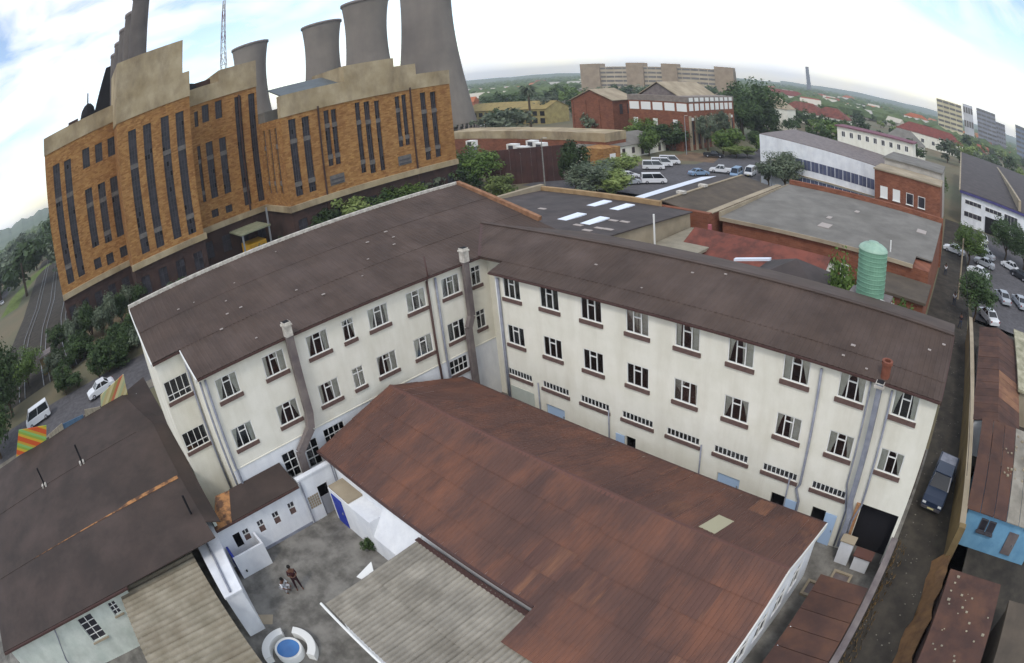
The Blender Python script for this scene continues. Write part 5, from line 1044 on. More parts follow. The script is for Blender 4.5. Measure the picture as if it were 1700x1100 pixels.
ps2 = solid('pale_lean_to_store', 'pale flat-roofed store beside the rusty-roofed shed', 'store', 33.7, 37.5, 20, 33, 2.9, mPaleConc, surf('mossy_pale_roof', 'b0aa92', '8e8a72', scale=1, dirt='4d5238', dirt_scale=.5))
bh = thing('blue_house', 'bright blue painted house with small windows beside the alley', 'house', (32.5, 6, 0))
part('wall', MB().box(29.75, 36.2, 3.6, 8.5, 0, 2.7), mBlueWall, bh)
for i in range(6): part('roof_sheet', MB().prism([(29.5+i*1.15, 3.3, 2.72), (30.6+i*1.15, 3.3, 2.72), (30.6+i*1.15, 12.8, 3.3), (29.5+i*1.15, 12.8, 3.3)], (0, 0, .05+.02*(i % 2))), mShed if i < 3 else mFibroJ, bh)
for x in (31.1, 31.8): win(bh, x, x+.45, 3.6, 3.6, 1.5, 2.2, '-y', fm=mFrameDark, bars=0)
dd = part('door', MB().box(33.7, 34.6, 3.52, 3.6, .4, 2.0), mDuct, bh); part('handle', MB().box(34.4, 34.5, 3.46, 3.52, 1.1, 1.25), mSteel, bh)
# rubble on the roofs
rnd = random.Random(33)
rub = MB()
for _ in range(40):
    x, y = rnd.uniform(32, 35.8), rnd.uniform(7, 12.5); z = 2.72+(y-3.3)*.061+.06; s_ = rnd.uniform(.03, .09); rub.box(x-s_, x+s_*1.4, y-s_, y+s_, z, z+s_)
o = part('rubble', rub, mPaleConc); o['kind'] = 'stuff'; tag(o, 'pale rubble scattered on the blue house roof', 'rubble')
s4 = solid('brown_roofed_hut', 'brown flat-roofed hut with junk on top beyond the alley', 'hut', 29.7, 33.4, -8.2, -1.4, 2.1, mBase, mShed, over=.15)
s5 = solid('olive_roofed_hut', 'olive-roofed hut with white front and two dark windows', 'hut', 34.6, 38.4, -7.4, -2.4, 2.2, mBrownRoof, mBrownRoof, over=.15)
part('front', MB().box(34.5, 38.5, -7.9, -7.6, 0, 2.0), mWhite, s5); [win(s5, x, x+.6, -7.9, -7.9, .8, 1.6, '-y', fm=mFrameDark, bars=0, sill=False) for x in (35.3, 36.7)]
s6 = thing('brown_yard_shed', 'low brown-roofed shed with white door panel beside the rusty hall', 'shed', (23.7, -6.5, 0))
part('wall', MB().box(22.7, 25.0, -9.8, -4.3, 0, 1.9), mBrownWall, s6)
for i in range(5): part('roof_sheet', MB().prism([(22.4, -9.9+i*1.16, 2.0), (25.15, -9.9+i*1.16, 2.15), (25.15, -8.78+i*1.16, 2.15), (22.4, -8.78+i*1.16, 2.0)], (0, 0, .05)), mShed, s6)
part('white_panel', MB().prism([(22.15, -9.0, .1), (22.15, -7.2, .1), (22.5, -7.2, 2.05), (22.5, -9.0, 2.05)], (.06, 0, 0)), mWhite, s6)
yw = thing('alley_yard_wall', 'low dark wall between the yard and the alley beside the garage bay', 'wall', (25.4, -6, 0)); part('wall', MB().box(25.25, 25.55, -14, -.05, 0, 1.9), mBase, yw); part('coping', MB().box(25.2, 25.6, -14, -.05, 1.9, 2.0), mDuct, yw)
for i, (x, y, s_) in enumerate(((23.3, -2.2, .45), (22.2, -3.4, .4))):
    m_ = thing('manhole', ['square drain cover with pale kerb in front of the garage bay', 'smaller drain cover beside the brown yard shed'][i], 'drain cover', (x, y, 0)); part('kerb', MB().box(x-s_-.15, x+s_+.15, y-s_-.15, y-s_, 0, .16).box(x-s_-.15, x+s_+.15, y+s_, y+s_+.15, 0, .16).box(x-s_-.15, x-s_, y-s_, y+s_, 0, .16).box(x+s_, x+s_+.15, y-s_, y+s_, 0, .16), mPaleConc, m_); part('cover', MB().box(x-s_, x+s_, y-s_, y+s_, .01, .06), mDuct, m_)
ct = thing('white_counter', 'white block counter with rusty top in front of the garage bay', 'counter', (24, -.9, 0)); part('block', MB().box(23.5, 24.5, -1.1, -.6, 0, 1.0), mWhite, ct); part('top', MB().box(23.4, 24.6, -1.2, -.5, 1.0, 1.08), mSeam, ct)
ct2 = thing('white_pier', 'tall white pier standing beside the white counter', 'pier', (22.8, -.9, 0)); part('block', MB().box(22.4, 23.2, -1.0, -.5, 0, 1.5), mWhite, ct2); part('cap', MB().box(22.35, 23.25, -1.05, -.45, 1.5, 1.58), mPaleConc, ct2)
# ================================================================ trees, shrubs
def crown_mesh(seed, n_clump, leaves, mat, leaf, shape='round'):
    rnd = random.Random(seed); mb = MB(); cl = []
    for i in range(n_clump):
        while True:
            v = Vector((rnd.uniform(-1, 1), rnd.uniform(-1, 1), rnd.uniform(-1, 1)))
            if .25 < v.length < 1: break
        if shape == 'flat': v.z *= .55
        if shape == 'cone': v = Vector((v.x*(1-.5*(v.z+1)/2)*.7, v.y*(1-.5*(v.z+1)/2)*.7, v.z*1.2))
        v = v*(.62+.3*rnd.random()); v.x *= 1+.25*math.sin(seed); cl.append((v, rnd.uniform(.24, .42)))
    for c, r_ in cl:
        for _ in range(leaves):
            d = Vector((rnd.gauss(0, 1), rnd.gauss(0, 1), rnd.gauss(0, 1)))
            p = c+d.normalized()*r_*(rnd.random()**.4)
            nrm = (d.normalized()*1.2+Vector((rnd.uniform(-1, 1), rnd.uniform(-1, 1), rnd.uniform(-.2, 1.2)))).normalized()
            a = nrm.cross(Vector((rnd.uniform(-1, 1), rnd.uniform(-1, 1), rnd.uniform(-1, 1)))).normalized(); b = nrm.cross(a); s_ = leaf*rnd.uniform(.6, 1.3)
            n = len(mb.v); mb.v += [tuple(p+a*s_), tuple(p+b*s_*.55), tuple(p-a*s_), tuple(p-b*s_*.55)]; mb.f.append((n, n+1, n+2, n+3))
    return mb.mesh('crown', mat), cl
CROWNS = {}
def crown(kind, m):
    k = (kind, m)
    if k not in CROWNS:
        CROWNS[k] = {'big': lambda: [crown_mesh(s, 42, 130, LEAF[m], .055) for s in (1, 2, 3)], 'mid': lambda: [crown_mesh(s, 26, 80, LEAF[m], .085) for s in (4, 5, 6)],
                     'far': lambda: [crown_mesh(s, 16, 40, LEAF[m], .13) for s in (7, 8, 9)], 'cone': lambda: [crown_mesh(s, 26, 70, LEAF[m], .085, 'cone') for s in (10, 11)], 'flat': lambda: [crown_mesh(s, 26, 80, LEAF[m], .085, 'flat') for s in (12, 13)]}[kind]()
    return CROWNS[k]
TR = random.Random(99)
def tree(x, y, h, r_, m=0, kind='mid', label='', group=None, trunk=.35, name='tree', cat='tree', z0=0):
    t = thing(name, label, cat, (x, y, z0), group, world=False)
    me, cl = TR.choice(crown(kind, m)); ch_ = h*(1-trunk)/2; cz = h-ch_
    c = link('crown', me, t); c.location = (0, 0, cz); c.scale = (r_, r_, ch_); c.rotation_euler = (0, 0, TR.uniform(0, 6.28))
    if kind == 'far':
        part('trunk', MB().tube([(0, 0, 0), (0, 0, cz)], [h*.03, h*.015], 5), mBark, t)
    else:
        tb = MB().tube([(0, 0, 0), (.05*r_, .03*r_, h*trunk*.6), (0, .04*r_, cz)], [h*.032, h*.024, h*.012], 7)
        for k in range(4):
            a = k*1.57+TR.uniform(0, 1); e = (math.cos(a)*r_*.55, math.sin(a)*r_*.55, cz+ch_*TR.uniform(-.2, .4)); tb.tube([(0, 0, h*trunk*(.75+.1*k)), (e[0]*.5, e[1]*.5, (h*trunk+e[2])/2), e], [h*.014, h*.01, h*.005], 5)
        part('trunk', tb, mBark, t)
    return t
def bush(x, y, h, r_, m, label, group=None, kind='mid', z0=0): return tree(x, y, h, r_, m, kind, label, group, trunk=.06, name='shrub', cat='shrub', z0=z0)
# power-station side of the cream block
for q, h, r_, m, k, lab in (((790, 272), 9.5, 5.6, 1, 'big', 'broad bright green tree in front of the brown screen wall'), ((832, 308), 5.4, 3.4, 2, 'mid', 'small yellow-green tree behind the far gable'), ((748, 298), 6, 4, 3, 'mid', 'grey-green tree between station corner and broad bright tree'),
        ((652, 322), 7, 5.6, 1, 'big', 'spreading olive tree below the station cornice'), ((577, 352), 7, 3.8, 2, 'mid', 'light green tree by the white roof coping'), ((705, 308), 6.5, 4.4, 3, 'mid', 'low grey-green tree along the station base'),
        ((620, 336), 6.5, 4.4, 0, 'mid', 'dark tree between the olive and light green trees'), ((725, 306), 5.5, 3.6, 0, 'mid', 'dark tree at the station end corner'), ((765, 292), 7, 4.2, 0, 'mid', 'dark tree overlapping the broad bright one'), ((540, 370), 6, 3.4, 0, 'mid', 'dark tree near the entrance canopy'), ((952, 265), 10, 3.4, 0, 'mid', 'upright dark tree at the end of the brown screen wall'), ((985, 292), 6.0, 5.4, 3, 'big', 'grey-green tree above the shed parapet by parked cars'), ((1018, 300), 5.0, 4.0, 2, 'mid', 'small loose tree beside the white parked car'),
        ((1040, 268), 4.4, 3.6, 2, 'mid', 'scrubby tree in front of the cream depot'), ((1010, 276), 4.6, 3.6, 2, 'mid', 'scrubby tree at the cream depot corner')):
    p = onz(*q, h*.55); tree(p.x, p.y, h, r_, m, k, lab, 'trees behind the cream block', trunk=.12)
for q, h, r_, m, k, lab in (((1075, 243), 8.5, 6.0, 1, 'big', 'green tree in front of the arcaded works'), ((1120, 250), 6.0, 3.6, 0, 'mid', 'dark tree at the corner of the arcaded works'), ((1175, 250), 11, 3.4, 3, 'mid', 'thin tree against the white pilasters'), ((1200, 246), 12, 3.2, 3, 'mid', 'second thin tree against the white pilasters'),
        ((1222, 262), 3.5, 3.8, 2, 'mid', 'low yellow-green tree by the street bend'), ((1240, 262), 3.4, 3.0, 2, 'mid', 'low green bushy tree beside the white office'), ((1302, 318), 8.0, 4.6, 3, 'big', 'silvery tree in front of the white office'), ((1275, 312), 6.0, 3.0, 3, 'mid', 'slim silvery tree beside the white office corner'),
        ((1530, 358), 8.6, 4.4, 3, 'big', 'thin-leaved tree in front of the red brick shops'), ((1556, 345), 9.0, 3.2, 1, 'mid', 'green tree at the alley end of the brick shops'), ((1607, 440), 6.2, 3.9, 1, 'big', 'green tree shading the parked white cars'), ((1616, 533), 6.0, 3.2, 0, 'big', 'dense round dark green tree at the end of the alley wall'),
        ((1668, 432), 7.5, 4.6, 0, 'big', 'dark tree in front of the white-fronted warehouse'), ((1698, 450), 7.5, 4.6, 0, 'big', 'large dark tree at the far side of the car park'), ((1530, 372), 6, 3, 3, 'mid', 'small thin-leaved tree beside the brick shops')):
    p = onz(*q); tree(p.x, p.y, h, r_, m, k, lab, 'street trees', trunk=.25)
for q, h, r_, m, lab in (((1250, 228), 22, 10.5, 0, 'huge dark tree beside the arcaded works'), ((1232, 232), 17, 8, 0, 'dark tree under the huge one by the works'), ((1268, 232), 16, 8, 0, 'dark tree on the street side of the huge one')):
    p = onz(*q); tree(p.x, p.y, h, r_, m, 'big', lab, 'dark street trees', trunk=.15)
tree(16.3, 18.6, 10.4, 2.5, 1, 'big', 'yellow-green tree beside the green water tank', 'street trees', trunk=.15); tree(20.6, 17, 8.3, 1.8, 1, 'mid', 'small tree behind the green water tank', 'street trees', trunk=.15)
# left edge trees and the overgrown strip along the station
for q, h, r_, m, lab in (((22, 690), 10.5, 5.2, 0, 'tall dark tree by the bright striped panel'), ((2, 760), 9, 4.6, 0, 'dark tree behind the dark-roofed building corner'), ((48, 640), 5.5, 4.0, 1, 'green tree beside the railway sidings'), ((-20, 640), 12, 6, 0, 'dark tree at the edge of the sidings')):
    p = onz(*q); tree(p.x, p.y, h, r_, m, 'big', lab, 'trees by the sidings', trunk=.12)
SH = random.Random(5)
labs = ['dark overgrown shrub on the bank below the power station', 'tangled brown-green shrub on the bank below the power station']
for i in range(64):
    y = -34+i*.8+SH.uniform(-.5, .5); x = -44-SH.uniform(0, 14)-(3 if y > -10 else 0); hh = SH.uniform(2.2, 4.6); mm_ = SH.choice((0, 0, 3)); bush(x, y, hh, SH.uniform(1.6, 2.8), mm_, ('tall ' if hh > 3.8 else 'low ' if hh < 2.8 else 'mid-height ')+('dark green' if mm_ == 0 else 'grey-green')+(' shrub beside the back street below the power station' if x > -50 else ' shrub close under the power station base')+(' left bay' if y < -15 else ''), 'overgrown bank shrubs')
for i in range(10):
    x = -70+SH.uniform(0, 8); y = -34+i*2.1; bush(x, y, SH.uniform(3, 7.5), SH.uniform(1.6, 2.6), SH.choice((0, 3)), 'creeper-like shrub climbing the station base', 'shrubs against the station base')
bush(2.4, -14.2, .85, .5, 0, 'dark potted shrub beside the hall porch')
# far tree belts, one object per tree
def belt(az0, az1, d0, d1, n, h0, h1, seed, mats, label, group):
    rnd = random.Random(seed)
    for i in range(n):
        a = az0+(az1-az0)*(i+rnd.random())/n; d = rnd.uniform(d0, d1); p = polar(a, d); h = rnd.uniform(h0, h1)
        m_ = rnd.choice(mats); tree(p.x, p.y, h, h*rnd.uniform(.42, .7), m_, 'far' if d > 170 else 'mid', ('tall ' if h > h0+.6*(h1-h0) else 'low ' if h < h0+.25*(h1-h0) else '')+('dark ', 'bright green ', 'yellow-green ', 'grey-green ')[m_]+label, group, trunk=.12)
belt(-48.2, -36, 180, 420, 40, 8, 15, 41, (0, 0, 1, 3), 'tree in the park behind the low brick plant', 'park trees')
belt(-38, -24, 260, 480, 34, 9, 15, 42, (0, 0, 3), 'tree in front of the long pale block', 'trees below the pale block')
belt(-24, -6, 190, 300, 36, 7, 10.5, 43, (0, 0, 0, 1), 'tree behind the white office', 'trees behind the white office')
belt(-22, 4, 330, 620, 40, 6, 9.5, 44, (0, 1, 2, 3), 'tree among the red-roofed houses', 'garden trees')
belt(-3, 14, 230, 480, 26, 7, 13, 45, (0, 3, 2), 'tree below the high-rise row', 'trees below the high-rises')
belt(-108, -90.5, 190, 420, 46, 12, 24, 46, (0, 0, 3), 'tree beyond the distant road', 'trees beyond the road')
belt(-34, -18, 120, 180, 8, 6, 9, 47, (0, 1), 'street tree beyond the bend', 'trees beyond the bend')
# palm in the park
p = onz(882, 218); pl = thing('palm_tree', 'shaggy dark palm rising over the school roof', 'palm', (p.x, p.y, 0), world=False)
part('trunk', MB().tube([(0, 0, 0), (.2, 0, 9), (0, .2, 16)], [.5, .4, .35], 7), mBark, pl); fr = MB(); rnd = random.Random(2)
for k in range(60):
    a = rnd.uniform(0, 6.28); e = rnd.uniform(-.9, .7); L_ = rnd.uniform(3, 4.6); d = Vector((math.cos(a), math.sin(a), 0)); sd_ = Vector((-d.y, d.x, 0))*.4; z = 16
    p0 = Vector((0, 0, z)); p1 = p0+d*L_*.5+Vector((0, 0, e*1.6+.6)); p2 = p0+d*L_+Vector((0, 0, e*2.2-1.0)); fr.quad(p0-sd_*.4, p0+sd_*.4, p1+sd_, p1-sd_); fr.quad(p1-sd_, p1+sd_, p2+sd_*.3, p2-sd_*.3)
part('fronds', fr, LEAF[3], pl)
# distant wooded plain: one uncountable mass of crowns
rnd = random.Random(77); wd_ = MB()
for i in range(5200):
    a = rnd.uniform(-56, 20); d = 480+2300*rnd.random()**1.5; p = polar(a, d); h = rnd.uniform(5, 11); r_ = h*rnd.uniform(.6, 1.1)
    if -40 < a < -23.5 and 480 < d < 625: continue
    n = len(wd_.v); k = 6
    for rr_, zz in ((r_, h*.25), (r_*.85, h*.7)):
        wd_.v += [(p.x+rr_*math.cos(6.283*j/k+i)*rnd.uniform(.7, 1.2), p.y+rr_*math.sin(6.283*j/k+i)*rnd.uniform(.7, 1.2), zz) for j in range(k)]
    wd_.v.append((p.x, p.y, h))
    for j in range(k): wd_.f += [(n+j, n+(j+1) % k, n+k+(j+1) % k, n+k+j), (n+k+j, n+k+(j+1) % k, n+2*k)]
for i in range(900):
    a = rnd.uniform(-112, -89); d = 420+900*rnd.random(); p = polar(a, d); h = rnd.uniform(8, 16); r_ = h*.8; n = len(wd_.v); k = 6
    for rr_, zz in ((r_, h*.2), (r_*.85, h*.7)):
        wd_.v += [(p.x+rr_*math.cos(6.283*j/k)*rnd.uniform(.7, 1.2), p.y+rr_*math.sin(6.283*j/k)*rnd.uniform(.7, 1.2), zz) for j in range(k)]
    wd_.v.append((p.x, p.y, h))
    for j in range(k): wd_.f += [(n+j, n+(j+1) % k, n+k+(j+1) % k, n+k+j), (n+k+j, n+k+(j+1) % k, n+2*k)]
o = part('woodland', wd_, surf('far_woodland', '3f5030', '5a6840', scale=.02, rough=1, bump=0, detail=8)); o['kind'] = 'stuff'; tag(o, 'hazy green woodland stretching to the horizon', 'woodland')

# scattered far houses on the plain (too small to show parts)
rnd = random.Random(61); FH = []
for c_ in ('b9b2a4', 'a8623f', 'a9a59e', '8a4a3c'):
    mb = MB().box(-9, 9, -5, 5, 0, 3.6); mb.prism([(-9.6, -5.6, 3.6), (-9.6, 5.6, 3.6), (-9.6, 0, 6.6)], (19.2, 0, 0)); FH.append((mb.mesh('far_house', plain('far_roof_'+c_, c_, .9)), {'b9b2a4': 'tan', 'a8623f': 'orange', 'a9a59e': 'white', '8a4a3c': 'red'}[c_]))
for i in range(130):
    a, d = rnd.uniform(-50, 12), rnd.uniform(430, 1100); p = polar(a, d)
    if -41 < a < -23 and d < 700: continue
    me, nm = rnd.choice(FH); o = link('far_house', me); o.location = (p.x, p.y, 0); o.rotation_euler = (0, 0, rnd.uniform(-.5, .5)); s_ = rnd.uniform(.6, 1.0); o.scale = (s_, s_, s_*1.5); tag(o, f'tiny {nm} roofed house among far trees on the plain', 'house', f'far {nm} houses on the plain')
# ================================================================ vehicles (built along +X, nose at +X, wheels on z=0)
def car_proto(kind, paint):
    W = 1.72; t = bpy.data.objects.new(kind, None); COL.objects.link(t)
    if kind == 'sedan': L_, prof, cab, zb, zr = 4.35, [(-2.15, .35), (-2.17, .75), (-1.95, .92), (-1.3, .97), (1.0, .97), (1.75, .88), (2.1, .72), (2.17, .45), (2.05, .3), (-2.0, .3)], (-1.35, 1.05, -.75, .35), .95, 1.44
    elif kind == 'minibus': L_, prof, cab, zb, zr = 4.7, [(-2.3, .35), (-2.33, 1.0), (-2.28, 1.1), (1.7, 1.1), (2.1, 1.0), (2.35, .75), (2.35, .4), (2.2, .3), (-2.2, .3)], (-2.26, 2.0, -2.15, 1.2), 1.09, 1.98
    else: L_, prof, cab, zb, zr = 5.2, [(-2.6, .55), (-2.6, 1.0), (-.65, 1.0), (1.15, 1.05), (2.2, .98), (2.55, .8), (2.6, .5), (2.45, .4), (-2.5, .4)], (-.75, 1.35, -.5, .65), 1.03, 1.72
    mb = MB(); n = len(prof); ys = [(-W/2, .94), (-W/2+.07, 1.0), (W/2-.07, 1.0), (W/2, .94)]
    for y, s_ in ys: mb.v += [(x*(.985 if s_ < 1 else 1), y, .3+(z-.3)*s_ if s_ < 1 else z) for x, z in prof]
    for k in range(3):
        for i in range(n): j = (i+1) % n; mb.f.append((k*n+i, k*n+j, (k+1)*n+j, (k+1)*n+i))
    mb.f.append(tuple(reversed(range(n)))); mb.f.append(tuple(range(3*n, 4*n)))
    if kind == 'pickup':    # load bed walls
        mb.box(-2.58, -.7, -W/2+.02, -W/2+.1, 1.0, 1.12); mb.box(-2.58, -.7, W/2-.1, W/2-.02, 1.0, 1.12); mb.box(-2.58, -2.5, -W/2+.1, W/2-.1, 1.0, 1.12)
    part('body', mb, paint, t)
    x0, x1, x2, x3 = cab; wb, wt = W*.47, W*.39
    g_ = MB(); b4 = [(x0, -wb, zb), (x1, -wb, zb), (x1, wb, zb), (x0, wb, zb)]; t4 = [(x2, -wt, zr-.05), (x3, -wt, zr-.05), (x3, wt, zr-.05), (x2, wt, zr-.05)]
    for i in range(4): j = (i+1) % 4; g_.quad(b4[i], b4[j], t4[j], t4[i])
    part('window_band', g_, mCarGlass, t)
    part('roof', MB().prism([(x2-.06, -wt-.02, zr-.05), (x3+.06, -wt-.02, zr-.05), (x3+.06, wt+.02, zr-.05), (x2-.06, wt+.02, zr-.05)], (0, 0, .06)), paint, t)
    for i in range(4): part('pillar', MB().bar(b4[i], t4[i], .09, .07), paint, t)
    xm = (x0+x1)/2+.05; xm2 = (x2+x3)/2+.05
    for s_ in (-1, 1): part('pillar', MB().bar((xm, s_*wb*1.005, zb), (xm2, s_*wt*1.01, zr-.05), .08, .05), paint, t)
    wr = .36 if kind == 'pickup' else .31
    for x in (-L_*.29, L_*.31):
        for s_ in (-1, 1):
            w_ = link('wheel', MB().lathe([(.02, -.1), (wr*.95, -.1), (wr, -.06), (wr, .06), (wr*.95, .1), (.02, .1)], (0, 0, 0), 16).mesh('wheel', mTyre, True), t); w_.location = (x, s_*(W/2-.08), wr); w_.rotation_euler = (math.pi/2, 0, 0)
            link('rim', MB().lathe([(.02, -.115), (wr*.62, -.112), (wr*.62, .112), (.02, .115)], (0, 0, 0), 12).mesh('rim', mRim, True), w_)
    hl, tl = plain('lamp_lens', 'dfe3e6', .15), plain('tail_lens', '8a1a1a', .2)
    for s_ in (-1, 1):
        part('headlight', MB().box(L_/2-.22, L_/2-.02, s_*W*.37-.14, s_*W*.37+.14, .62, .76), hl, t); part('taillight', MB().box(-L_/2, -L_/2+.05, s_*W*.42-.1, s_*W*.42+.1, .65, .85), tl, t)
    part('bumper', MB().box(L_/2-.05, L_/2+.06, -W*.45, W*.45, .34, .52), mFrameDark, t)
    part('number_plate', MB().box(L_/2+.06, L_/2+.07, -.26, .26, .4, .5), plain('plate', 'd0c890'), t)
    return t
paints = {k: plain(k+'_paint', c, .3, 0, .5) for k, c in dict(white='d8dadd', silver='9ea3a9', navy='1d2a40', blue='7f99b5', dark='23252b').items()}
PROTO = {}
def car(kind, col, x, y, heading, label, group):
    k = (kind, col)
    if k not in PROTO: o = PROTO[k] = car_proto(kind, paints[col])
    else: o = copy_tree(PROTO[k])
    o.name = {'sedan': 'parked_car', 'minibus': 'minibus', 'pickup': 'pickup_truck'}[kind]
    o.location = (x, y, .012); o.rotation_euler = (0, 0, heading); tag(o, label, {'sedan': 'car', 'minibus': 'van', 'pickup': 'pickup'}[kind], group); return o
def carpx(kind, col, q, hd, label, group): p = onz(*q); return car(kind, col, p.x, p.y, R(hd), label, group)
pk = car('pickup', 'navy', 27.35, 7.9, R(-95), 'dark blue pickup with pale load bed cover parked in the alley', None)
link('bed_cover', MB().box(-2.4, -.75, -.7, .7, 1.13, 1.2).mesh('bed_cover', mPipe), pk)
carpx('sedan', 'white', (170, 652), -84, 'white hatchback on the back street beside the faded striped panel', 'back street cars')
carpx('minibus', 'white', (66, 700), -82, 'small white van on the back street beside the bright striped panel', 'back street cars')
carpx('sedan', 'white', (4, 505), 200, 'white car on the distant road past the grass verge', 'distant road cars'); carpx('sedan', 'silver', (46, 428), 200, 'pale car further up the distant road', 'distant road cars')
carpx('minibus', 'white', (1085, 281), 35, 'white minibus at the depot end of the parked row', 'vehicles by the depot'); carpx('minibus', 'white', (1099, 276), 35, 'white minibus in the middle of the parked row by the depot', 'vehicles by the depot'); carpx('minibus', 'white', (1112, 272), 35, 'white minibus nearest the dirt verge in the depot row', 'vehicles by the depot')
carpx('minibus', 'white', (1086, 304), 40, 'white van parked beside the translucent roof strip', 'vehicles by the depot'); carpx('sedan', 'white', (1043, 296), 60, 'white car half hidden behind the scrubby trees', 'vehicles by the depot'); carpx('sedan', 'silver', (1046, 306), 60, 'silver car among the scrubby trees', 'vehicles by the depot')
carpx('pickup', 'white', (1198, 287), 200, 'white pickup parked at the end of the brown shed roof', 'vehicles on the street'); carpx('minibus', 'blue', (1223, 293), -80, 'pale blue van next to the white pickup', 'vehicles on the street'); carpx('minibus', 'white', (1246, 291), -80, 'white van beside the pale blue van', 'vehicles on the street')
carpx('sedan', 'blue', (1160, 291), 60, 'pale blue car by the end of the translucent strip', 'vehicles on the street'); carpx('pickup', 'dark', (1185, 261), 25, 'black off-road vehicle under the arcaded works', 'vehicles on the street')
for q, col, hd, lab in (((1584, 420), 'white', 170, 'white car crossing the alley mouth'), ((1633, 402), 'white', 95, 'white car at the loading door'), ((1632, 416), 'white', 100, 'second white car before the loading door'), ((1636, 428), 'silver', 160, 'silver car in the car park row beyond the white one'), ((1634, 442), 'silver', 165, 'silver car in the middle of the car park row'),
        ((1624, 458), 'white', 165, 'white car under the tree at the near end of the row'), ((1677, 448), 'white', 150, 'white car by the dark car park trees'), ((1692, 462), 'dark', 150, 'dark car by the dark car park trees'), ((1664, 500), 'silver', 110, 'silver car facing down the car park drive'), ((1692, 508), 'silver', 110, 'silver car beside another in the car park drive'), ((1640, 532), 'white', 120, 'white car behind the dense round tree')):
    carpx('sedan', col, q, hd, lab, 'cars in the car park')
for i, (q, col) in enumerate((((800, 210), 'white'), ((812, 210), 'white'), ((826, 208), 'silver'), ((838, 210), 'white'), ((846, 207), 'dark'))):
    carpx('sedan', col, q, 30, ['white car parked closest to the largest cooling tower', 'white car second in the school car park', 'silver car in the school car park', 'white car below the school arches', 'dark car at the end of the school car park'][i], 'cars by the school')
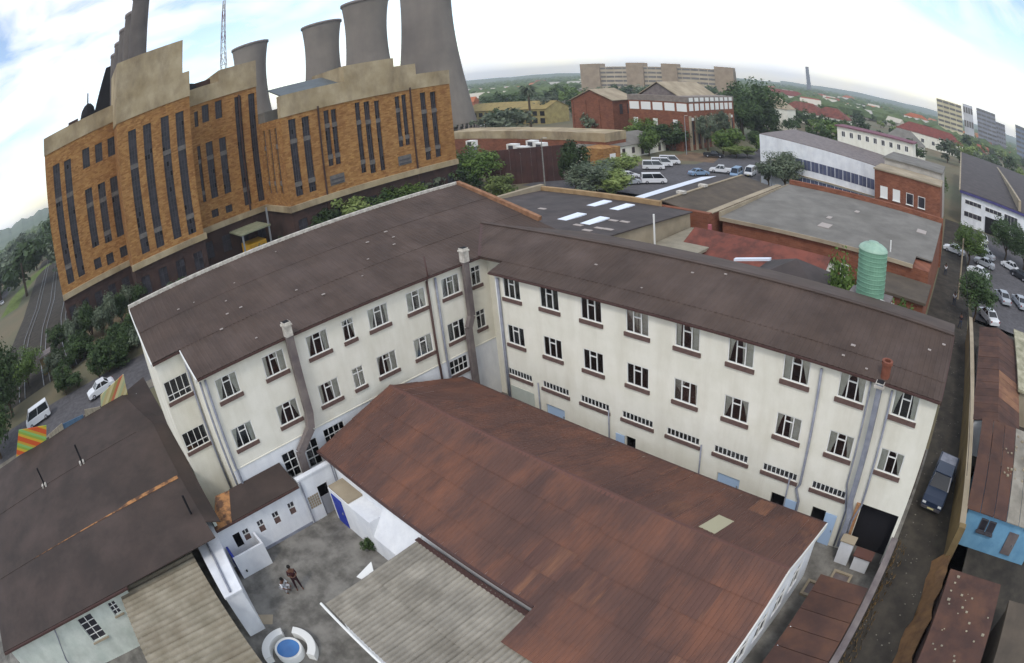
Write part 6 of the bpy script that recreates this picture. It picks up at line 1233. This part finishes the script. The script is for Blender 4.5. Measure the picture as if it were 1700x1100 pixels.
# ================================================================ people
def skin_body(name, joints, edges, radii, mat, parent):
    me = bpy.data.meshes.new(name); me.from_pydata(joints, edges, []); me.materials.append(mat); o = link(name, me, parent)
    sk_ = o.modifiers.new('skin', 'SKIN'); sk_.use_smooth_shade = True; 
    for i, r_ in enumerate(radii): me.skin_vertices[0].data[i].radius = r_ if isinstance(r_, tuple) else (r_, r_); me.skin_vertices[0].data[i].use_root = (i == 0)
    su = o.modifiers.new('sub', 'SUBSURF'); su.levels = su.render_levels = 1
    return o
mSkin = plain('brown_skin', '5d3d2e', .6); mHair = plain('black_hair', '14110f', .9)
def cloth_from(name, joints, edges, radii, mat, parent): return skin_body(name, joints, edges, radii, mat, parent)
def person(x, y, rz, label, top, legs, pose='stand', scale=1.0, group=None):
    t = thing('person', label, 'person', (x, y, .012), group, world=False, rz=rz); t.scale = (scale,)*3
    S_ = -1
    if pose == 'stand':
        J = [(0, 0, .95), (0, .0, 1.15), (0, -.01, 1.38), (0, 0, 1.50), (0, .01, 1.56), (0, .02, 1.66),               # pelvis chest neck head
             (.19, 0, 1.40), (.25, .04, 1.14), (.12, .2, 1.10), (.05, .26, 1.12), (-.19, 0, 1.40), (-.25, .05, 1.14), (-.13, .2, 1.08), (-.05, .26, 1.10),
             (.1, 0, .9), (.12, .03, .5), (.13, 0, .08), (.14, .16, .04), (-.1, 0, .9), (-.15, .06, .5), (-.19, .06, .08), (-.2, .22, .04)]
    else:   # crouching on the heels
        J = [(0, 0, .36), (0, .06, .54), (0, .12, .74), (0, .15, .84), (0, .17, .89), (0, .19, .97), (.19, .12, .74), (.26, .22, .52), (.18, .42, .45), (.12, .5, .44), (-.19, .12, .74), (-.26, .22, .52), (-.18, .42, .45), (-.12, .5, .44),
             (.1, .02, .34), (.16, .42, .48), (.14, .2, .08), (.15, .36, .04), (-.1, .02, .34), (-.16, .42, .48), (-.14, .2, .08), (-.15, .36, .04)]
    E_ = [(0, 1), (1, 2), (2, 3), (3, 4), (4, 5), (2, 6), (6, 7), (7, 8), (8, 9), (2, 10), (10, 11), (11, 12), (12, 13), (0, 14), (14, 15), (15, 16), (16, 17), (0, 18), (18, 19), (19, 20), (20, 21)]
    Rr = [(.15, .11), (.14, .1), (.16, .1), .055, .075, .095, .062, .045, .035, .034, .062, .045, .035, .034, .085, .06, .042, .035, .085, .06, .042, .035]
    skin_body('body', J, E_, Rr, mSkin, t)
    g = lambda idx: [J[i] for i in idx]
    grow = lambda r_, k: tuple(a*k for a in r_) if isinstance(r_, tuple) else r_*k
    idx = [1, 0, 2, 6, 7, 10, 11]; skin_body('shirt', g(idx), [(0, 1), (0, 2), (2, 3), (3, 4), (2, 5), (5, 6)], [grow(Rr[i], 1.14) for i in idx], top, t)
    idx = [0, 14, 15, 16, 18, 19, 20]; skin_body('trousers', g(idx), [(0, 1), (1, 2), (2, 3), (0, 4), (4, 5), (5, 6)], [grow(Rr[i], 1.18) for i in idx], legs, t)
    hx, hy, hz = J[5]; part('hair', MB().lathe([(.102, -.02), (.106, .03), (.09, .08), (.05, .112), (.004, .12)], (hx, hy-.015, hz), 14), mHair, t, smooth=True)
    for s_ in (-1, 1):
        part('eye', MB().box(hx+s_*.035-.012, hx+s_*.035+.012, hy+.088, hy+.098, hz-.005, hz+.008), mHair, t); part('ear', MB().box(hx+s_*.098-.01, hx+s_*.098+.01, hy-.02, hy+.02, hz-.03, hz+.02), mSkin, t)
        hj = J[9 if s_ > 0 else 13]; wj = J[8 if s_ > 0 else 12]; d = (Vector(hj)-Vector(wj)).normalized(); sd_ = d.cross(Vector((0, 0, 1))).normalized()
        for k, (o_, l_) in enumerate(((-.03, .06), (-.01, .075), (.01, .07), (.028, .055))):
            b_ = Vector(hj)+sd_*o_; part('finger', MB().tube([b_, b_+d*l_*.6, b_+d*l_*.9+Vector((0, 0, -.025))], [.009, .008, .006], 5), mSkin, t)
        b_ = Vector(hj)-d*.02; part('thumb', MB().tube([b_, b_+sd_*s_*-.03+d*.03+Vector((0, 0, .02))], [.01, .007], 5), mSkin, t)
    part('nose', MB().prism([(hx-.012, hy+.09, hz-.03), (hx+.012, hy+.09, hz-.03), (hx, hy+.09, hz+.005)], (0, .018, -.006)), mSkin, t); part('mouth', MB().box(hx-.022, hx+.022, hy+.085, hy+.093, hz-.056, hz-.05), plain('lips', '4a2a26'), t)
    return t
mMaroon, mWhiteC, mDarkC, mJean = plain('maroon_cloth', '38161c', .95), plain('white_cloth', 'd4d6da', .95), plain('dark_cloth', '22222a', .95), plain('denim', '2c3446', .95)
p = onz(497, 977); pm = person(p.x, p.y, R(-100), 'person in dark maroon top and trousers standing in the courtyard', mMaroon, plain('maroon_trousers', '2f181e', .95))
ph = link('paper', MB().prism([(-.08, .27, 1.12), (.08, .27, 1.12), (.08, .36, 1.2), (-.08, .36, 1.2)], (0, 0, .004)).mesh('paper', mFrame), None); ph.location = (p.x, p.y, .012); ph.rotation_euler = (0, 0, R(-100)); tag(ph, 'white sheet of paper held by the person in maroon', 'paper')
p = onz(481, 979); person(p.x-.1, p.y-.25, R(-60), 'person in white top crouching beside the one in maroon', mWhiteC, plain('pale_trousers', 'a8aab0', .95), 'crouch')
for i, (q, top, lab) in enumerate((((1569, 458), mWhiteC, 'person in white shirt walking past the grey-roofed hall in the alley'), ((1583, 508), mWhiteC, 'person in white shirt and dark trousers in the middle of the alley'), ((1593, 546), mDarkC, 'person in dark clothes near the end of the ochre alley wall'), ((1574, 570), mWhiteC, 'person in pale shirt beside the block gable in the alley'))):
    p = onz(*q); person(p.x, p.y, R(180 if i % 2 else 10), lab, top, mJean, group='people in the alley')
# ================================================================ lamps, poles, clutter
def lamp_post(x, y, h, label, mat=None, arm=1.4, group='street lamps', az=0):
    t = thing('street_lamp', label, 'street lamp', (x, y, 0), group); mat = mat or mSteel; dx, dy = math.cos(az)*arm, math.sin(az)*arm
    part('pole', MB().tube([(x, y, 0), (x, y, h*.6), (x, y, h)], [.13, .1, .07], 8), mat, t); part('arm', MB().tube([(x, y, h-.05), (x+dx*.5, y+dy*.5, h+.15), (x+dx, y+dy, h+.15)], .05, 6), mat, t)
    part('lamp_head', MB().box(x+dx-.35, x+dx+.35, y+dy-.15, y+dy+.15, h+.08, h+.22), mCapWhite, t); return t
p = onz(905, 310); lamp_post(p.x, p.y, 9.2, 'tall grey street lamp in front of the brown screen wall', surf('lamp_concrete', '8f8f8a', '7c7c78', scale=3), .9)
p = onz(1281, 318); lamp_post(p.x, p.y, 6.0, 'street lamp in front of the silvery tree', None, .6); p = onz(1140, 256); lamp_post(p.x, p.y, 10, 'pale pole beside the arcaded works corner', None, .5)
for i, q in enumerate(((30, 440), (14, 468), (48, 415), (60, 398))):
    p = onz(*q); lamp_post(p.x, p.y, 13, ['white lamp standard on the distant road before the dark trees', 'white lamp standard where the grass verge starts', 'white lamp standard by the bend of the distant road', 'white lamp standard furthest along the distant road'][i], mFrame, 1.5)
for i in range(22):
    a, b = onz(0, 500), onz(75, 385); p = a.lerp(b, i/22); tag(part('fence_post', MB().box(p.x-.15, p.x+.15, p.y-5.4, p.y-5.1, 0, 3.2), mPaleConc), 'pale concrete fence post along the distant road', 'post', 'fence posts along the distant road')
p = onz(1600, 470); tag(part('wooden_pole', MB().tube([(25.4, 46, 0), (25.4, 46, 7.5)], [.14, .1], 8), mPaleConc), 'plain pale pole standing at the alley mouth', 'pole')
# cables over the alley
for i, (za, zb) in enumerate(((6.2, 5.8), (5.7, 5.4))): tag(part('cable', MB().tube([Vector((28.6+.1*i, 4, 4.5-.3*i)).lerp(Vector((25.4, 46, 7.3-.3*i)), k/10)+Vector((0, 0, -1.2*math.sin(math.pi*k/10))) for k in range(11)], .02, 5), mDark), ['upper black cable strung along the alley', 'lower black cable strung along the alley'][i], 'cable', 'cables along the alley')
# railway bank hut, yard junk
hut = solid('trackside_hut', 'small tan hut beside the railway sidings', 'hut', -62, -59.6, -36.8, -34.6, 2.6, mOchre, mDuct)
JR = random.Random(12)
jk = MB()
for _ in range(28):
    x, y = JR.uniform(29.9, 33.2), JR.uniform(-8, -1.6); s_ = JR.uniform(.02, .07); jk.box(x-s_, x+s_*2, y-s_, y+s_, 2.35, 2.35+s_)
o = part('roof_junk', jk, mFibro); o['kind'] = 'stuff'; tag(o, 'pale scraps and stones scattered on the brown hut roof', 'junk')
gr = MB()
for _ in range(320):
    x, y = JR.uniform(25.7, 29.4), JR.uniform(-14, 60); x -= max(0, y)*.055; s_ = JR.uniform(.01, .04); gr.box(x-s_, x+s_*1.6, y-s_, y+s_, .0, s_*.5)
o = part('alley_litter', gr, surf('litter', '7d786e', '555049', scale=.5)); o['kind'] = 'stuff'; tag(o, 'pale litter and stones strewn along the alley', 'litter')
wd2 = MB()
for i in range(900):
    t_ = JR.random(); x = 29.55-JR.random()**2*.9 if JR.random() < .5 else 25.75+JR.random()**2*.7; y = JR.uniform(-14, 2); h = JR.uniform(.1, .45); a = JR.uniform(0, 6.28); wd2.poly([(x-.04*math.cos(a), y-.04*math.sin(a), 0), (x+.04*math.cos(a), y+.04*math.sin(a), 0), (x+JR.uniform(-.1, .1), y+JR.uniform(-.1, .1), h)])
o = part('dry_weeds', wd2, surf('dry_weed', '7f6844', '63513a', scale=2)); o['kind'] = 'stuff'; tag(o, 'dry orange weeds along both alley edges', 'weeds')
bk_ = thing('orange_heap', 'orange-brown earth bank along the ochre alley wall end', 'bank', (29.7, -4, 0)); heap = MB(); hp = []
for i in range(15):
    y = -9+i*.75; hp.append([(29.75, y, 0), (29.55+JR.uniform(-.15, .1), y, .8+JR.uniform(0, .5)), (29.1+JR.uniform(-.15, .1), y, .5+JR.uniform(0, .3)), (28.6+JR.uniform(-.2, .2), y, .0)])
for a, b in zip(hp[:-1], hp[1:]):
    for k in range(3): heap.quad(a[k], a[k+1], b[k+1], b[k])
part('earth', heap, surf('orange_earth', '7f6040', '644b36', scale=1.5, bump=.3), bk_, smooth=True)
# ================================================================ haze
hz = bpy.data.materials.new('haze_air'); hz.use_nodes = True; t = hz.node_tree; t.nodes.clear(); ov = t.nodes.new('ShaderNodeOutputMaterial'); pv = t.nodes.new('ShaderNodeVolumePrincipled')
pv.inputs['Color'].default_value = (.86, .92, 1, 1); pv.inputs['Density'].default_value = HAZE = 0.00028; pv.inputs['Anisotropy'].default_value = .2; t.links.new(pv.outputs[0], ov.inputs['Volume'])
hb = part('haze', MB().box(-4210, 4210, -4210, 4210, -2, 82), hz); hb['kind'] = 'stuff'; tag(hb, 'thin pale haze lying over the town', 'haze')
